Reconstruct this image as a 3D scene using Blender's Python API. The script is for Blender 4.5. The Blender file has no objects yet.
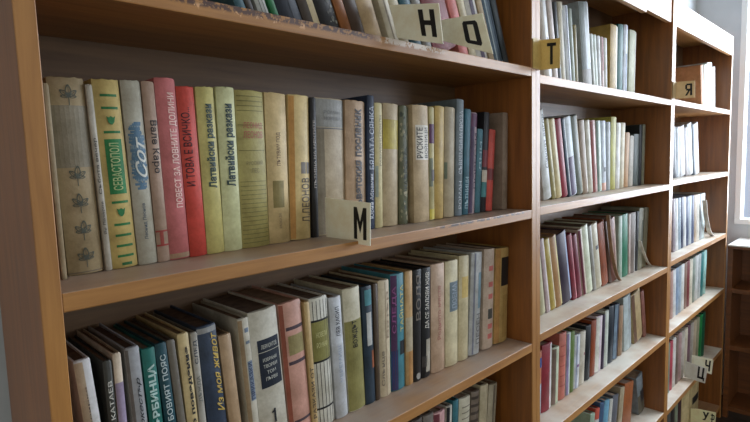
import bpy, bmesh, math, random
from mathutils import Vector, Matrix
random.seed(7)
SC = bpy.context.scene
COL = SC.collection

# ---------------------------------------------------------------- camera
cam_d = bpy.data.cameras.new('camera'); cam = bpy.data.objects.new('camera', cam_d); COL.objects.link(cam)
SC.camera = cam
def set_cam():
    yaw, pitch, roll = (math.radians(a) for a in (44.9622, -5.5285, -1.7638))
    F = Vector((math.sin(yaw)*math.cos(pitch), math.cos(yaw)*math.cos(pitch), math.sin(pitch)))
    R0 = Vector((math.cos(yaw), -math.sin(yaw), 0)); U0 = R0.cross(F)
    R = R0*math.cos(roll)+U0*math.sin(roll); U = -R0*math.sin(roll)+U0*math.cos(roll)
    m = Matrix((R, U, -F)).transposed().to_4x4(); m.translation = Vector((-0.132, -0.5461, 0.1177))
    cam.matrix_world = m
set_cam()
cam_d.sensor_width = 36; cam_d.lens = 525.14/750*36; cam_d.clip_start = .01

# ---------------------------------------------------------------- sky, added fill, daylight, exposure
SC.view_settings.view_transform = 'Standard'; SC.view_settings.look = 'None'
SC.view_settings.gamma = 1; SC.view_settings.exposure = 0.0
W = bpy.data.worlds.new('sky_and_fill'); SC.world = W; W.use_nodes = True
nt = W.node_tree; bg = nt.nodes['Background']
tc = nt.nodes.new('ShaderNodeTexCoord'); sx = nt.nodes.new('ShaderNodeSeparateXYZ'); rp = nt.nodes.new('ShaderNodeValToRGB')
mp = nt.nodes.new('ShaderNodeMapRange'); mp.inputs[1].default_value = -1; mp.inputs[2].default_value = 1
nt.links.new(tc.outputs['Generated'], sx.inputs[0]); nt.links.new(sx.outputs['X'], mp.inputs[0]); nt.links.new(mp.outputs[0], rp.inputs[0])
rp.color_ramp.elements[0].color = (1.22, 1.22, 1.11, 1); rp.color_ramp.elements[0].position = .1  # bright unseen left side, added as fill for left-facing faces
rp.color_ramp.elements[1].color = (.70, .80, .95, 1); rp.color_ramp.elements[1].position = .93
e = rp.color_ramp.elements.new(.5); e.color = (.62, .62, .57, 1)
nt.links.new(rp.outputs[0], bg.inputs[0]); bg.inputs[1].default_value = .82
def area(name, loc, rot, sx_, sy_, power, col):
    d = bpy.data.lights.new(name, 'AREA'); d.shape = 'RECTANGLE'; d.size = sx_; d.size_y = sy_; d.energy = power; d.color = col
    o = bpy.data.objects.new(name, d); COL.objects.link(o); o.location = loc; o.rotation_euler = rot; return o
# daylight coming in through the two windows of the right wall (lamps stand just outside the panes)
area('window_daylight', (3.12, -.66, .5), (0, math.radians(90), 0), 1.4, 1.2, 90, (.92, .96, 1))
area('window_daylight', (3.12, -2.3, .55), (0, math.radians(90), 0), 1.4, 1.1, 45, (.95, .97, 1))

# ---------------------------------------------------------------- materials
def lin(c):
    return tuple(((v/255)/12.92 if v/255 <= .04045 else ((v/255+.055)/1.055)**2.4) for v in c)
MC = {}
def new_mat(name):
    m = bpy.data.materials.new(name); m.use_nodes = True
    return m, m.node_tree, m.node_tree.nodes['Principled BSDF']
def N(nt, typ, **kw):
    n = nt.nodes.new(typ)
    for k, v in kw.items(): setattr(n, k, v)
    return n
def plain(name, rgb, rough=.5, spec=.4):
    key = ('p', rgb, rough)
    if key in MC: return MC[key]
    m, nt, b = new_mat(name); b.inputs['Base Color'].default_value = (*lin(rgb), 1); b.inputs['Roughness'].default_value = rough
    b.inputs['Specular IOR Level'].default_value = spec
    MC[key] = m; return m
def cover_mat(rgb, rough=.5, var=.3):
    """aged cloth / paper: base colour with soft stains and fine speckle"""
    key = ('c', tuple(rgb), var)
    if key in MC: return MC[key]
    m, nt, b = new_mat('cover_paper')
    tc = N(nt, 'ShaderNodeTexCoord'); oi = N(nt, 'ShaderNodeObjectInfo'); ad = N(nt, 'ShaderNodeVectorMath', operation='ADD')
    sc = N(nt, 'ShaderNodeVectorMath', operation='SCALE'); sc.inputs['Scale'].default_value = 20
    nt.links.new(oi.outputs['Location'], sc.inputs[0]); nt.links.new(tc.outputs['Object'], ad.inputs[0]); nt.links.new(sc.outputs[0], ad.inputs[1])
    n1 = N(nt, 'ShaderNodeTexNoise'); n1.inputs['Scale'].default_value = 28; n1.inputs['Detail'].default_value = 5; n1.inputs['Roughness'].default_value = .65
    n2 = N(nt, 'ShaderNodeTexNoise'); n2.inputs['Scale'].default_value = 260; n2.inputs['Detail'].default_value = 2
    nt.links.new(ad.outputs[0], n1.inputs['Vector']); nt.links.new(ad.outputs[0], n2.inputs['Vector'])
    c = lin(rgb); lum = sum(c)/3; c = tuple(lum+(v-lum)*.97 for v in c)
    r1 = N(nt, 'ShaderNodeValToRGB')
    r1.color_ramp.elements[0].position = .3; r1.color_ramp.elements[1].position = .68
    r1.color_ramp.elements[0].color = (*[v*(1-var)*k for v, k in zip(c, (1, .96, .88))], 1)
    r1.color_ramp.elements[1].color = (*[min(.85, v*1.12) for v in c], 1)
    nt.links.new(n1.outputs['Fac'], r1.inputs[0])
    mx = N(nt, 'ShaderNodeMixRGB', blend_type='OVERLAY'); mx.inputs[0].default_value = .12
    nt.links.new(r1.outputs[0], mx.inputs[1]); nt.links.new(n2.outputs['Fac'], mx.inputs[2]); nt.links.new(mx.outputs[0], b.inputs['Base Color'])
    b.inputs['Roughness'].default_value = rough; b.inputs['Specular IOR Level'].default_value = .3
    bp = N(nt, 'ShaderNodeBump'); bp.inputs['Strength'].default_value = .12; bp.inputs['Distance'].default_value = .002
    nt.links.new(n2.outputs['Fac'], bp.inputs['Height']); nt.links.new(bp.outputs[0], b.inputs['Normal'])
    MC[key] = m; return m
def wood(name, light, dark, axis, rough=.46, dust=0, dust_rgb=None, wear=None, spec=.5, coat=.22):
    """varnished veneer; grain runs along axis; dust settles on faces that look up"""
    m, nt, b = new_mat(name)
    tc = N(nt, 'ShaderNodeTexCoord'); mp = N(nt, 'ShaderNodeMapping')
    s = [26, 26, 26]; s[axis] = 1.6; mp.inputs['Scale'].default_value = s
    nt.links.new(tc.outputs['Object'], mp.inputs['Vector'])
    n1 = N(nt, 'ShaderNodeTexNoise'); n1.inputs['Scale'].default_value = 3.2; n1.inputs['Detail'].default_value = 7; n1.inputs['Roughness'].default_value = .6; n1.inputs['Distortion'].default_value = .4
    nt.links.new(mp.outputs[0], n1.inputs['Vector'])
    r = N(nt, 'ShaderNodeValToRGB'); r.color_ramp.elements[0].position = .28; r.color_ramp.elements[1].position = .72
    r.color_ramp.elements[0].color = (*lin(dark), 1); r.color_ramp.elements[1].color = (*lin(light), 1)
    nt.links.new(n1.outputs['Fac'], r.inputs[0])
    n2 = N(nt, 'ShaderNodeTexNoise'); n2.inputs['Scale'].default_value = 5; n2.inputs['Detail'].default_value = 4
    nt.links.new(tc.outputs['Object'], n2.inputs['Vector'])
    mm = N(nt, 'ShaderNodeMixRGB', blend_type='MULTIPLY'); mm.inputs[0].default_value = .35
    nt.links.new(r.outputs[0], mm.inputs[1]); nt.links.new(n2.outputs['Fac'], mm.inputs[2])
    out = mm.outputs[0]; rgh = None
    if dust:
        g = N(nt, 'ShaderNodeNewGeometry'); sz = N(nt, 'ShaderNodeSeparateXYZ'); nt.links.new(g.outputs['True Normal'], sz.inputs[0])
        n3 = N(nt, 'ShaderNodeTexNoise'); n3.inputs['Scale'].default_value = 9; n3.inputs['Detail'].default_value = 6
        nt.links.new(tc.outputs['Object'], n3.inputs['Vector'])
        a = N(nt, 'ShaderNodeMapRange'); a.inputs[1].default_value = .3; a.inputs[2].default_value = .62; a.inputs[3].default_value = dust*.35; a.inputs[4].default_value = dust
        nt.links.new(n3.outputs['Fac'], a.inputs[0])
        gt = N(nt, 'ShaderNodeMath', operation='GREATER_THAN'); gt.inputs[1].default_value = .9; nt.links.new(sz.outputs[2], gt.inputs[0])
        ml = N(nt, 'ShaderNodeMath', operation='MULTIPLY'); nt.links.new(gt.outputs[0], ml.inputs[0]); nt.links.new(a.outputs[0], ml.inputs[1])
        mx = N(nt, 'ShaderNodeMixRGB'); nt.links.new(ml.outputs[0], mx.inputs[0]); nt.links.new(out, mx.inputs[1]); mx.inputs[2].default_value = (*lin(dust_rgb or DUST), 1)
        out = mx.outputs[0]
    if wear:
        # chipped / scraped stretches along the upper front edge: (x0, x1, z0, z1, colour, threshold)
        for (x0, x1, z0, z1, colr, th, scl) in wear:
            sp = N(nt, 'ShaderNodeSeparateXYZ'); nt.links.new(tc.outputs['Object'], sp.inputs[0])
            n4 = N(nt, 'ShaderNodeTexNoise'); n4.inputs['Scale'].default_value = scl; n4.inputs['Detail'].default_value = 4; n4.inputs['Roughness'].default_value = .7
            nt.links.new(tc.outputs['Object'], n4.inputs['Vector'])
            acc = None
            for (sock, lo, hi, soft) in ((sp.outputs[0], x0, x1, .03), (sp.outputs[2], z0, z1, .003)):
                for (v, sgn) in ((lo, 1), (hi, -1)):
                    q = N(nt, 'ShaderNodeMapRange'); q.inputs[1].default_value = v; q.inputs[2].default_value = v+sgn*soft
                    nt.links.new(sock, q.inputs[0])
                    if acc is None: acc = q.outputs[0]
                    else:
                        t = N(nt, 'ShaderNodeMath', operation='MULTIPLY'); nt.links.new(acc, t.inputs[0]); nt.links.new(q.outputs[0], t.inputs[1]); acc = t.outputs[0]
            q = N(nt, 'ShaderNodeMapRange'); q.inputs[1].default_value = th; q.inputs[2].default_value = th+.05; nt.links.new(n4.outputs['Fac'], q.inputs[0])
            t = N(nt, 'ShaderNodeMath', operation='MULTIPLY'); nt.links.new(acc, t.inputs[0]); nt.links.new(q.outputs[0], t.inputs[1])
            mx = N(nt, 'ShaderNodeMixRGB'); nt.links.new(t.outputs[0], mx.inputs[0]); nt.links.new(out, mx.inputs[1]); mx.inputs[2].default_value = (*lin(colr), 1)
            out = mx.outputs[0]
    nt.links.new(out, b.inputs['Base Color'])
    b.inputs['Roughness'].default_value = rough; b.inputs['Specular IOR Level'].default_value = spec
    b.inputs['Coat Weight'].default_value = coat; b.inputs['Coat Roughness'].default_value = .33
    bp = N(nt, 'ShaderNodeBump'); bp.inputs['Strength'].default_value = .08; bp.inputs['Distance'].default_value = .003
    nt.links.new(n1.outputs['Fac'], bp.inputs['Height']); nt.links.new(bp.outputs[0], b.inputs['Normal'])
    return m
DUST = (222, 217, 204); DUST_DIM = (166, 156, 148)     # pale scrubbed boards by the window; near ones: grey dust, darkened for the dimmer light there

WL, WD = (194, 138, 72), (156, 103, 48)          # clear varnished veneer
IL, ID = (164, 100, 40), (118, 67, 24)           # panel tone darkened, mostly for the shade inside
M_upright = wood('varnished_wood', WL, WD, 2)
M_panel = wood('shaded_panel_wood', IL, ID, 2, rough=.45, coat=.5)
M_shelf = wood('shelf_wood', WL, WD, 0, rough=.5, dust=.92)
M_rail = wood('rail_wood', WL, WD, 0)
M_dim_dust = wood('dim_dust_shelf_wood', WL, WD, 0, rough=.5, dust=.8, dust_rgb=DUST_DIM)
M_bare = wood('bare_shelf_wood', WL, WD, 0, rough=.5, dust=.25, dust_rgb=DUST_DIM)
M_chip = wood('chipped_shelf_wood', WL, WD, 0, rough=.46, dust=.7, dust_rgb=DUST_DIM,
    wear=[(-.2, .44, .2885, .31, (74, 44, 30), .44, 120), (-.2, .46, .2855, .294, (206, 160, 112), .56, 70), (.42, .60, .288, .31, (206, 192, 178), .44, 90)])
M_scuff = wood('scuffed_shelf_wood', WL, WD, 0, rough=.46, dust=.8, dust_rgb=DUST_DIM,
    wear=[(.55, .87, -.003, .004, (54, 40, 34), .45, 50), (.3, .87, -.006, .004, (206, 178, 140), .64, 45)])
M_back = wood('back_board', (132, 100, 66), (96, 68, 42), 0, rough=.5, dust=0)

# ---------------------------------------------------------------- object helpers
def link(name, me, mats, parent=None, bevel=0):
    o = bpy.data.objects.new(name, me); COL.objects.link(o)
    for m in (mats if isinstance(mats, (list, tuple)) else [mats]): me.materials.append(m)
    if parent: o.parent = parent
    if bevel:
        b = o.modifiers.new('edge', 'BEVEL'); b.width = bevel; b.segments = 2; b.limit_method = 'ANGLE'
    return o
def box_mesh(boxes):
    bm = bmesh.new()
    for (x0, x1, y0, y1, z0, z1) in boxes:
        v = [bm.verts.new((x, y, z)) for z in (z0, z1) for y in (y0, y1) for x in (x0, x1)]
        for f in ((0, 2, 3, 1), (4, 5, 7, 6), (0, 1, 5, 4), (2, 6, 7, 3), (0, 4, 6, 2), (1, 3, 7, 5)): bm.faces.new([v[i] for i in f])
    me = bpy.data.meshes.new('m'); bm.to_mesh(me); bm.free(); return me
def box(name, b, mat, parent=None, bevel=0): return link(name, box_mesh([b]), mat, parent, bevel)
def thing(name, label, cat, loc=(0, 0, 0), group=None):
    o = bpy.data.objects.new(name, None); COL.objects.link(o); o.location = loc; o.empty_display_size = .05
    o['label'] = label; o['category'] = cat
    if group: o['group'] = group
    return o
def struct(o): o['kind'] = 'structure'; return o

# ---------------------------------------------------------------- the room
FZ, CZ, BY, RX = -1.14, 1.75, .215, 2.95
def noise_mat(name, c1, c2, scale, rough=.7):
    m, nt, b = new_mat(name); tc = N(nt, 'ShaderNodeTexCoord'); n = N(nt, 'ShaderNodeTexNoise'); n.inputs['Scale'].default_value = scale; n.inputs['Detail'].default_value = 5
    r = N(nt, 'ShaderNodeValToRGB'); r.color_ramp.elements[0].position = .35; r.color_ramp.elements[1].position = .65
    r.color_ramp.elements[0].color = (*lin(c1), 1); r.color_ramp.elements[1].color = (*lin(c2), 1)
    nt.links.new(tc.outputs['Object'], n.inputs['Vector']); nt.links.new(n.outputs['Fac'], r.inputs[0]); nt.links.new(r.outputs[0], b.inputs['Base Color'])
    b.inputs['Roughness'].default_value = rough; return m
M_wall = noise_mat('painted_plaster', (182, 187, 191), (194, 198, 202), 6, .8)
M_ceil = noise_mat('whitewash', (214, 212, 206), (222, 220, 214), 3, .9)
M_floor = noise_mat('dark_floor', (46, 36, 30), (60, 46, 36), 8, .5)
M_frame = plain('white_gloss_paint', (232, 234, 234), .3)
struct(box('floor', (-3, RX+.2, -5, BY+.1, FZ-.1, FZ), M_floor))
struct(box('ceiling', (-3, RX+.2, -5, BY+.1, CZ, CZ+.1), M_ceil))
struct(box('wall_back', (-3, RX+.2, BY, BY+.1, FZ, CZ), M_wall))
WZ0, WZ1 = -.25, 1.3
OPEN = [(-1.27, .022), (-2.95, -1.65)]     # window openings along the right wall (Y ranges)
struct(link('wall_right', box_mesh([(RX, RX+.12, -5, BY, FZ, WZ0), (RX, RX+.12, -5, BY, WZ1, CZ), (RX, RX+.12, .022, BY, WZ0, WZ1),
    (RX, RX+.12, -1.65, -1.27, WZ0, WZ1), (RX, RX+.12, -5, -2.95, WZ0, WZ1)]), M_wall))
m, nt, b = new_mat('window_glass')
for n in list(nt.nodes):
    if n.type != 'OUTPUT_MATERIAL': nt.nodes.remove(n)
tr = N(nt, 'ShaderNodeBsdfTransparent'); tr.inputs[0].default_value = (.93, .96, 1, 1); gl = N(nt, 'ShaderNodeBsdfGlossy'); gl.inputs['Roughness'].default_value = .02
mx = N(nt, 'ShaderNodeMixShader'); mx.inputs[0].default_value = .06
nt.links.new(tr.outputs[0], mx.inputs[1]); nt.links.new(gl.outputs[0], mx.inputs[2]); nt.links.new(mx.outputs[0], nt.nodes['Material Output'].inputs[0])
M_glass = m
for k, (ya, yb) in enumerate(OPEN):
    w = bpy.data.objects.new('window_%d' % (k+1), None); COL.objects.link(w); struct(w)
    f = .026; x0, x1 = RX-.012, RX+.06
    ym = (ya+yb)/2
    link('window_frame', box_mesh([(x0, x1, ya, yb, WZ0, WZ0+f), (x0, x1, ya, yb, WZ1-f, WZ1), (x0, x1, ya, ya+f, WZ0+f, WZ1-f), (x0, x1, yb-f, yb, WZ0+f, WZ1-f), (x0, x1, ym-f/2, ym+f/2, WZ0+f, WZ1-f)]), M_frame, w, .003)
    box('pane', (RX+.03, RX+.034, ya+f, yb-f, WZ0+f, WZ1-f), M_glass, w)

# ---------------------------------------------------------------- the three bookcases
T = .0175; D = .195; TT = .0185; TOP = .612
def bookcase(name, label, x0, x1, shelves, special={}, split=False):
    t = thing(name, label, 'bookcase', ((x0+x1)/2, 0, FZ), 'bookcases along the wall')
    def part(nm, b, m, bev=.0012):
        o = box(nm, b, m, t, bev); o.matrix_parent_inverse = Matrix.Translation((-(x0+x1)/2, 0, -FZ)); return o
    # upright boards: the face towards the aisle is a clear edge band, the rest is darkened mostly for interior shade
    for xs in ((x0, x0+T), (x1-T, x1)):
        part('side_panel', (*xs, .003, D, FZ, TOP), M_panel, 0)
        part('edge_band', (*xs, 0, .003, FZ, TOP), M_upright, .0008)
    part('back_panel', (x0+T, x1-T, D, D+.006, FZ+.06, TOP), M_back, 0)
    for k, z in enumerate(shelves):
        part('shelf', (x0+T, x1-T, 0.0004, D, z-TT, z), special.get(k, M_shelf))
    part('plinth', (x0+T, x1-T, .02, .036, FZ, shelves[-1]-TT), M_rail)
    part('top_board', (x0+T, x1-T, .0155, D, TOP-TT, TOP), M_rail)
    if split:
        xm = x0+.655
        part('top_rail', (x0+T, xm, -.003, .012, .522, TOP), M_rail)
        part('top_rail', (xm+.004, x1-T-.02, .001, .015, .533, TOP), M_rail)
    else:
        part('top_rail', (x0+T, x1-T, .0, .015, .529, TOP-.0005), M_rail)
    return t
bookcase('bookcase', 'tan wooden bookcase nearest the camera, holding the M card and the big-lettered books', -T-.001, .8995, [.298, .003, -.288, -.58, -.87, -1.09], {0: M_chip, 1: M_scuff, 2: M_dim_dust, 3: M_dim_dust, 4: M_dim_dust, 5: M_dim_dust})
bookcase('bookcase', 'middle wooden bookcase with the mustard T card on its upright and a split top rail', .8997, 1.8337, [.287, .006, -.276, -.522, -.795, -1.07], split=True)
bookcase('bookcase', 'far wooden bookcase by the window with whitish shelves and crossed letter cards', 1.8339, 2.683, [.29, .017, -.262, -.517, -.802, -1.08], {5: M_bare})

# low empty bookcase under the window, at right angles
t = thing('low_bookcase', 'low empty brown bookcase standing under the window at right angles to the others', 'bookcase', (2.82, -.8, FZ))
def lp(nm, b, m, bev=.001):
    o = box(nm, b, m, t, bev); o.matrix_parent_inverse = Matrix.Translation((-2.82, .8, -FZ)); return o
M_lowy = wood('low_shelf_wood', (134, 78, 34), (94, 52, 20), 1, rough=.45)
M_ledge = noise_mat('white_ledge_paint', (214, 212, 206), (226, 224, 220), 10, .45)
lp('top_board', (2.684, RX-.002, -1.7, -.004, -.3355, -.3235), M_lowy)
lp('ledge', (2.684, RX-.002, -1.7, -.004, -.3233, -.317), M_ledge)
for ys in ((-1.7, -1.68), (-.87, -.85), (-.024, -.004)): lp('side_panel', (2.69, 2.9, *ys, FZ, -.336), M_lowy)
lp('back_panel', (2.9, 2.91, -1.7, -.004, FZ, -.336), M_lowy)
for z in (-.52, -.79, -1.085):
    lp('shelf', (2.692, 2.9, -1.68, -.87, z-.02, z), M_lowy); lp('shelf', (2.692, 2.9, -.85, -.024, z-.02, z), M_lowy)
lp('plinth', (2.71, 2.725, -1.7, -.004, FZ, -1.11), M_floor)

# ---------------------------------------------------------------- lettering
TXT = {}
def text_geo(s):
    """flat outline of a string scaled to the unit box: (verts, faces)"""
    if s in TXT: return TXT[s]
    c = bpy.data.curves.new('t', 'FONT'); c.body = s.lstrip('~*'); c.resolution_u = 2; c.fill_mode = 'FRONT'
    c.offset = .038 if s[0] == '*' else .012; c.shear = .45 if s[0] == '~' else 0
    o = bpy.data.objects.new('t', c); COL.objects.link(o)
    dg = bpy.context.evaluated_depsgraph_get(); me = bpy.data.meshes.new_from_object(o.evaluated_get(dg))
    vs = [tuple(v.co[:2]) for v in me.vertices]; fs = [tuple(p.vertices) for p in me.polygons]
    bpy.data.objects.remove(o); bpy.data.curves.remove(c); bpy.data.meshes.remove(me)
    if vs:
        xa, xb = min(v[0] for v in vs), max(v[0] for v in vs); ya, yb = min(v[1] for v in vs), max(v[1] for v in vs)
        vs = [((x-xa)/(xb-xa or 1), (y-ya)/(yb-ya or 1)) for x, y in vs]
    TXT[s] = (vs, fs); return TXT[s]
CROWN = ([(0, 1), (.25, .8), (.5, 1), (.75, .8), (1, 1), (.85, .3), (.6, 0), (.4, 0), (.15, .3)], [(0, 1, 8), (1, 2, 3), (3, 4, 5), (1, 3, 5, 8), (8, 5, 6, 7)])
ONE = ([(.38, 0), (.7, 0), (.7, 1), (.45, 1), (.38, .9), (.1, .82), (.1, .7), (.38, .74)], [tuple(range(8))])
DISC = ([(.5+.5*math.cos(k*.5236), .5+.5*math.sin(k*.5236)) for k in range(12)], [tuple(range(12))])

# ---------------------------------------------------------------- books
M_pages = [noise_mat('aged_pages', a, b_, 90, .85) for a, b_ in (((104, 82, 66), (132, 108, 86)), ((84, 66, 54), (110, 88, 70)), ((122, 100, 80), (150, 126, 100)))]
def build_book(i, rec):
    x, Y, z, t, h, d, lean, c, ec, rnd, label, group, kind, st = rec
    th = math.radians(lean)
    root = thing('book', label, 'book', (x, Y, z), group)
    lift = t*math.sin(th) if th > 0 else 0
    root.location.z = z+lift+.0003; root.rotation_euler = (0, th, 0)
    b = min(.004, t*.125); bt = min(.0022, t*.14); n = 8
    sy = lambda u: b*(2*u-1)**2
    rng = random.Random(i*7+1)
    # cover: a folded board with a rounded spine, a closed ring of outline points swept up
    def ring(k):
        sh = .0009 if k else 0
        pts = [(min(max(t*u, sh*.6), t-sh*.6), sy(u)+sh) for u in [j/n for j in range(n+1)]]
        return pts+[(t, d), (t-bt, d), (t-bt, b+.003), (bt, b+.003), (bt, d), (0, d)]
    bm = bmesh.new(); zs = [(0, 1), (.0014, 0), (h-.0018, 0), (h, 1)]; R = []
    jit = [rng.uniform(-.0009, .0003) for _ in range(n+1)]
    for (zz, k) in zs:
        pts = ring(k)
        R.append([bm.verts.new((px, py, zz+(jit[q] if (q <= n and zz > h*.9) else 0))) for q, (px, py) in enumerate(pts)])
    m_ = len(R[0])
    for a in range(3):
        for q in range(m_):
            bm.faces.new((R[a][q], R[a][(q+1) % m_], R[a+1][(q+1) % m_], R[a+1][q]))
    # end faces as strips: spine wall + two boards
    for L, flip in ((R[0], True), (R[3], False)):
        nn = n+1
        quads = [(L[0], L[1], L[nn+3], L[nn+5]), (L[nn+5], L[nn+3], L[nn+4])] 
        f1 = [L[j] for j in range(nn)]+[L[nn+2], L[nn+3]]
        f2 = [L[n], L[nn], L[nn+1], L[nn+2]]
        f3 = [L[0], L[nn+3], L[nn+4], L[nn+5]]
        for f in (f1, f2, f3):
            try: bm.faces.new(f[::-1] if flip else f)
            except ValueError: pass
    bmesh.ops.recalc_face_normals(bm, faces=bm.faces)
    me = bpy.data.meshes.new('cover'); bm.to_mesh(me); bm.free()
    me.shade_smooth(); me.set_sharp_from_angle(angle=math.radians(35))
    link('cover', me, cover_mat(c), root)
    box('page_block', (bt+.0002, t-bt-.0002, b+.0035, d-.003, .0025, h-.0032), M_pages[i % 3], root)
    # printing on the spine: one small mesh per band, ornament or line of lettering
    cur = {}
    def begin(): cur.update(vs=[], fs=[], mi=[], mats=[])
    def end(nm):
        if not cur['vs']: return
        me = bpy.data.meshes.new(nm); me.from_pydata(cur['vs'], [], cur['fs'])
        for p, q in zip(me.polygons, cur['mi']): p.material_index = q
        bm = bmesh.new(); bm.from_mesh(me); bmesh.ops.remove_doubles(bm, verts=bm.verts, dist=1e-6); bm.to_mesh(me); bm.free()
        link(nm, me, cur['mats'], root); begin()
    def midx(m):
        if m not in cur['mats']: cur['mats'].append(m)
        return cur['mats'].index(m)
    def poly(pts, m, lift_=.0003):
        k0 = len(cur['vs'])
        for (u, v) in pts: cur['vs'].append((t*u, sy(u)-lift_, h*v))
        cur['fs'].append(tuple(range(k0, k0+len(pts)))); cur['mi'].append(midx(m))
    def patch(u0, u1, v0, v1, col, lift_):
        k = max(1, int((u1-u0)*8+.5))
        v1 = min(v1, 1-.0022/h); v0 = max(v0, .0018/h)
        for j in range(k):
            a, b2 = u0+(u1-u0)*j/k, u0+(u1-u0)*(j+1)/k
            poly([(a, v0), (b2, v0), (b2, v1), (a, v1)], cover_mat(tuple(col)), lift_)
    begin()
    for q, (u0, u1, v0, v1, col) in enumerate(st.get('bands', [])):
        patch(u0, u1, v0, v1, col, .00025+.00002*q); end('spine_band')
    art = st.get('art')
    if art == 'leaves':
        ink = cover_mat((84, 88, 78))
        def leaf(cu, cv, ang, L, wd):
            P = []
            for k in range(12):      # pointed oval outline as a thin closed band
                a = k/12*2*math.pi; px = L*.5*(1-math.cos(a)); py = wd*math.sin(a)*(1-.45*px/L)
                P.append((px, py))
            def tr(px, py):
                return (cu+(px*math.cos(ang)-py*math.sin(ang))/t, cv+(px*math.sin(ang)+py*math.cos(ang))/h)
            for k in range(12):
                a, b2 = P[k], P[(k+1) % 12]; ci = L*.5; s_ = .68
                poly([tr(*a), tr(*b2), tr(ci+(b2[0]-ci)*s_, b2[1]*s_), tr(ci+(a[0]-ci)*s_, a[1]*s_)], ink, .0006)
            poly([tr(0, -.0003), tr(L*.8, -.0002), tr(L*.8, .0002), tr(0, .0003)], ink, .0006)
        for cv in (.905, .50, .36, .22, .08):
            for dg, L in ((90, .0125), (38, .0105), (142, .0105), (2, .008), (178, .008)):
                leaf(.52, cv, math.radians(dg+rng.uniform(-6, 6)), L, L*.32)
            poly([(.505, cv-.045), (.53, cv-.045), (.53, cv), (.505, cv)], ink, .0006)
            end('leaf_ornament')
    if art == 'brush':
        for k in range(46):
            v = .42+.36*k/46
            for r_ in range(2):
                a = .18+rng.uniform(-.1, .22); b2 = .92-rng.uniform(-.04, .22)
                if k < 6 or k > 36: a += rng.uniform(0, .25); b2 -= rng.uniform(0, .25)
                if b2 > a+.05: patch(a, b2, v-.006, v+.007, (84, 116, 140) if rng.random() < .8 else (120, 140, 152), .0003+.00002*(k % 5))
        end('brushed_patch')
    if art in ('camo', 'speckle'):
        for k in range(60):
            u, v = rng.uniform(.05, .9), rng.uniform(.04, .94); s_ = rng.uniform(.03, .1)
            if art == 'speckle': u = rng.uniform(.5, .95); col = rng.choice([(150, 150, 140), (120, 120, 110), (90, 88, 84)]); s_ = rng.uniform(.02, .07)
            else: col = rng.choice([(60, 66, 52), (130, 126, 96), (78, 84, 60), (150, 140, 110)])
            P = [(min(.99, max(.01, u+s_*2*rng.uniform(.6, 1)*math.cos(a))), min(.985, max(.02, v+s_*.3*rng.uniform(.6, 1)*math.sin(a)))) for a in [j*math.pi/4 for j in range(8)]]
            poly(P, cover_mat(col), .0003+.00002*(k % 7))
        end('spine_print')
    for (s, u0, u1, v0, v1, dr, col) in st.get('text', []):
        g = CROWN if s == '♥' else ONE if s == '1' else DISC if s == '●' else text_geo(s)
        m = plain('spine_ink', tuple(col), .5)
        def mp_(px, py):
            if dr == 'up': return u1-py*(u1-u0), v0+px*(v1-v0)
            if dr == 'down': return u0+py*(u1-u0), v1-px*(v1-v0)
            return u0+px*(u1-u0), v0+py*(v1-v0)
        for f in g[1]: poly([mp_(*g[0][q]) for q in f], m, .0009)
        end('ornament' if s in '♥●' else 'title_lettering')
    return root
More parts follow.
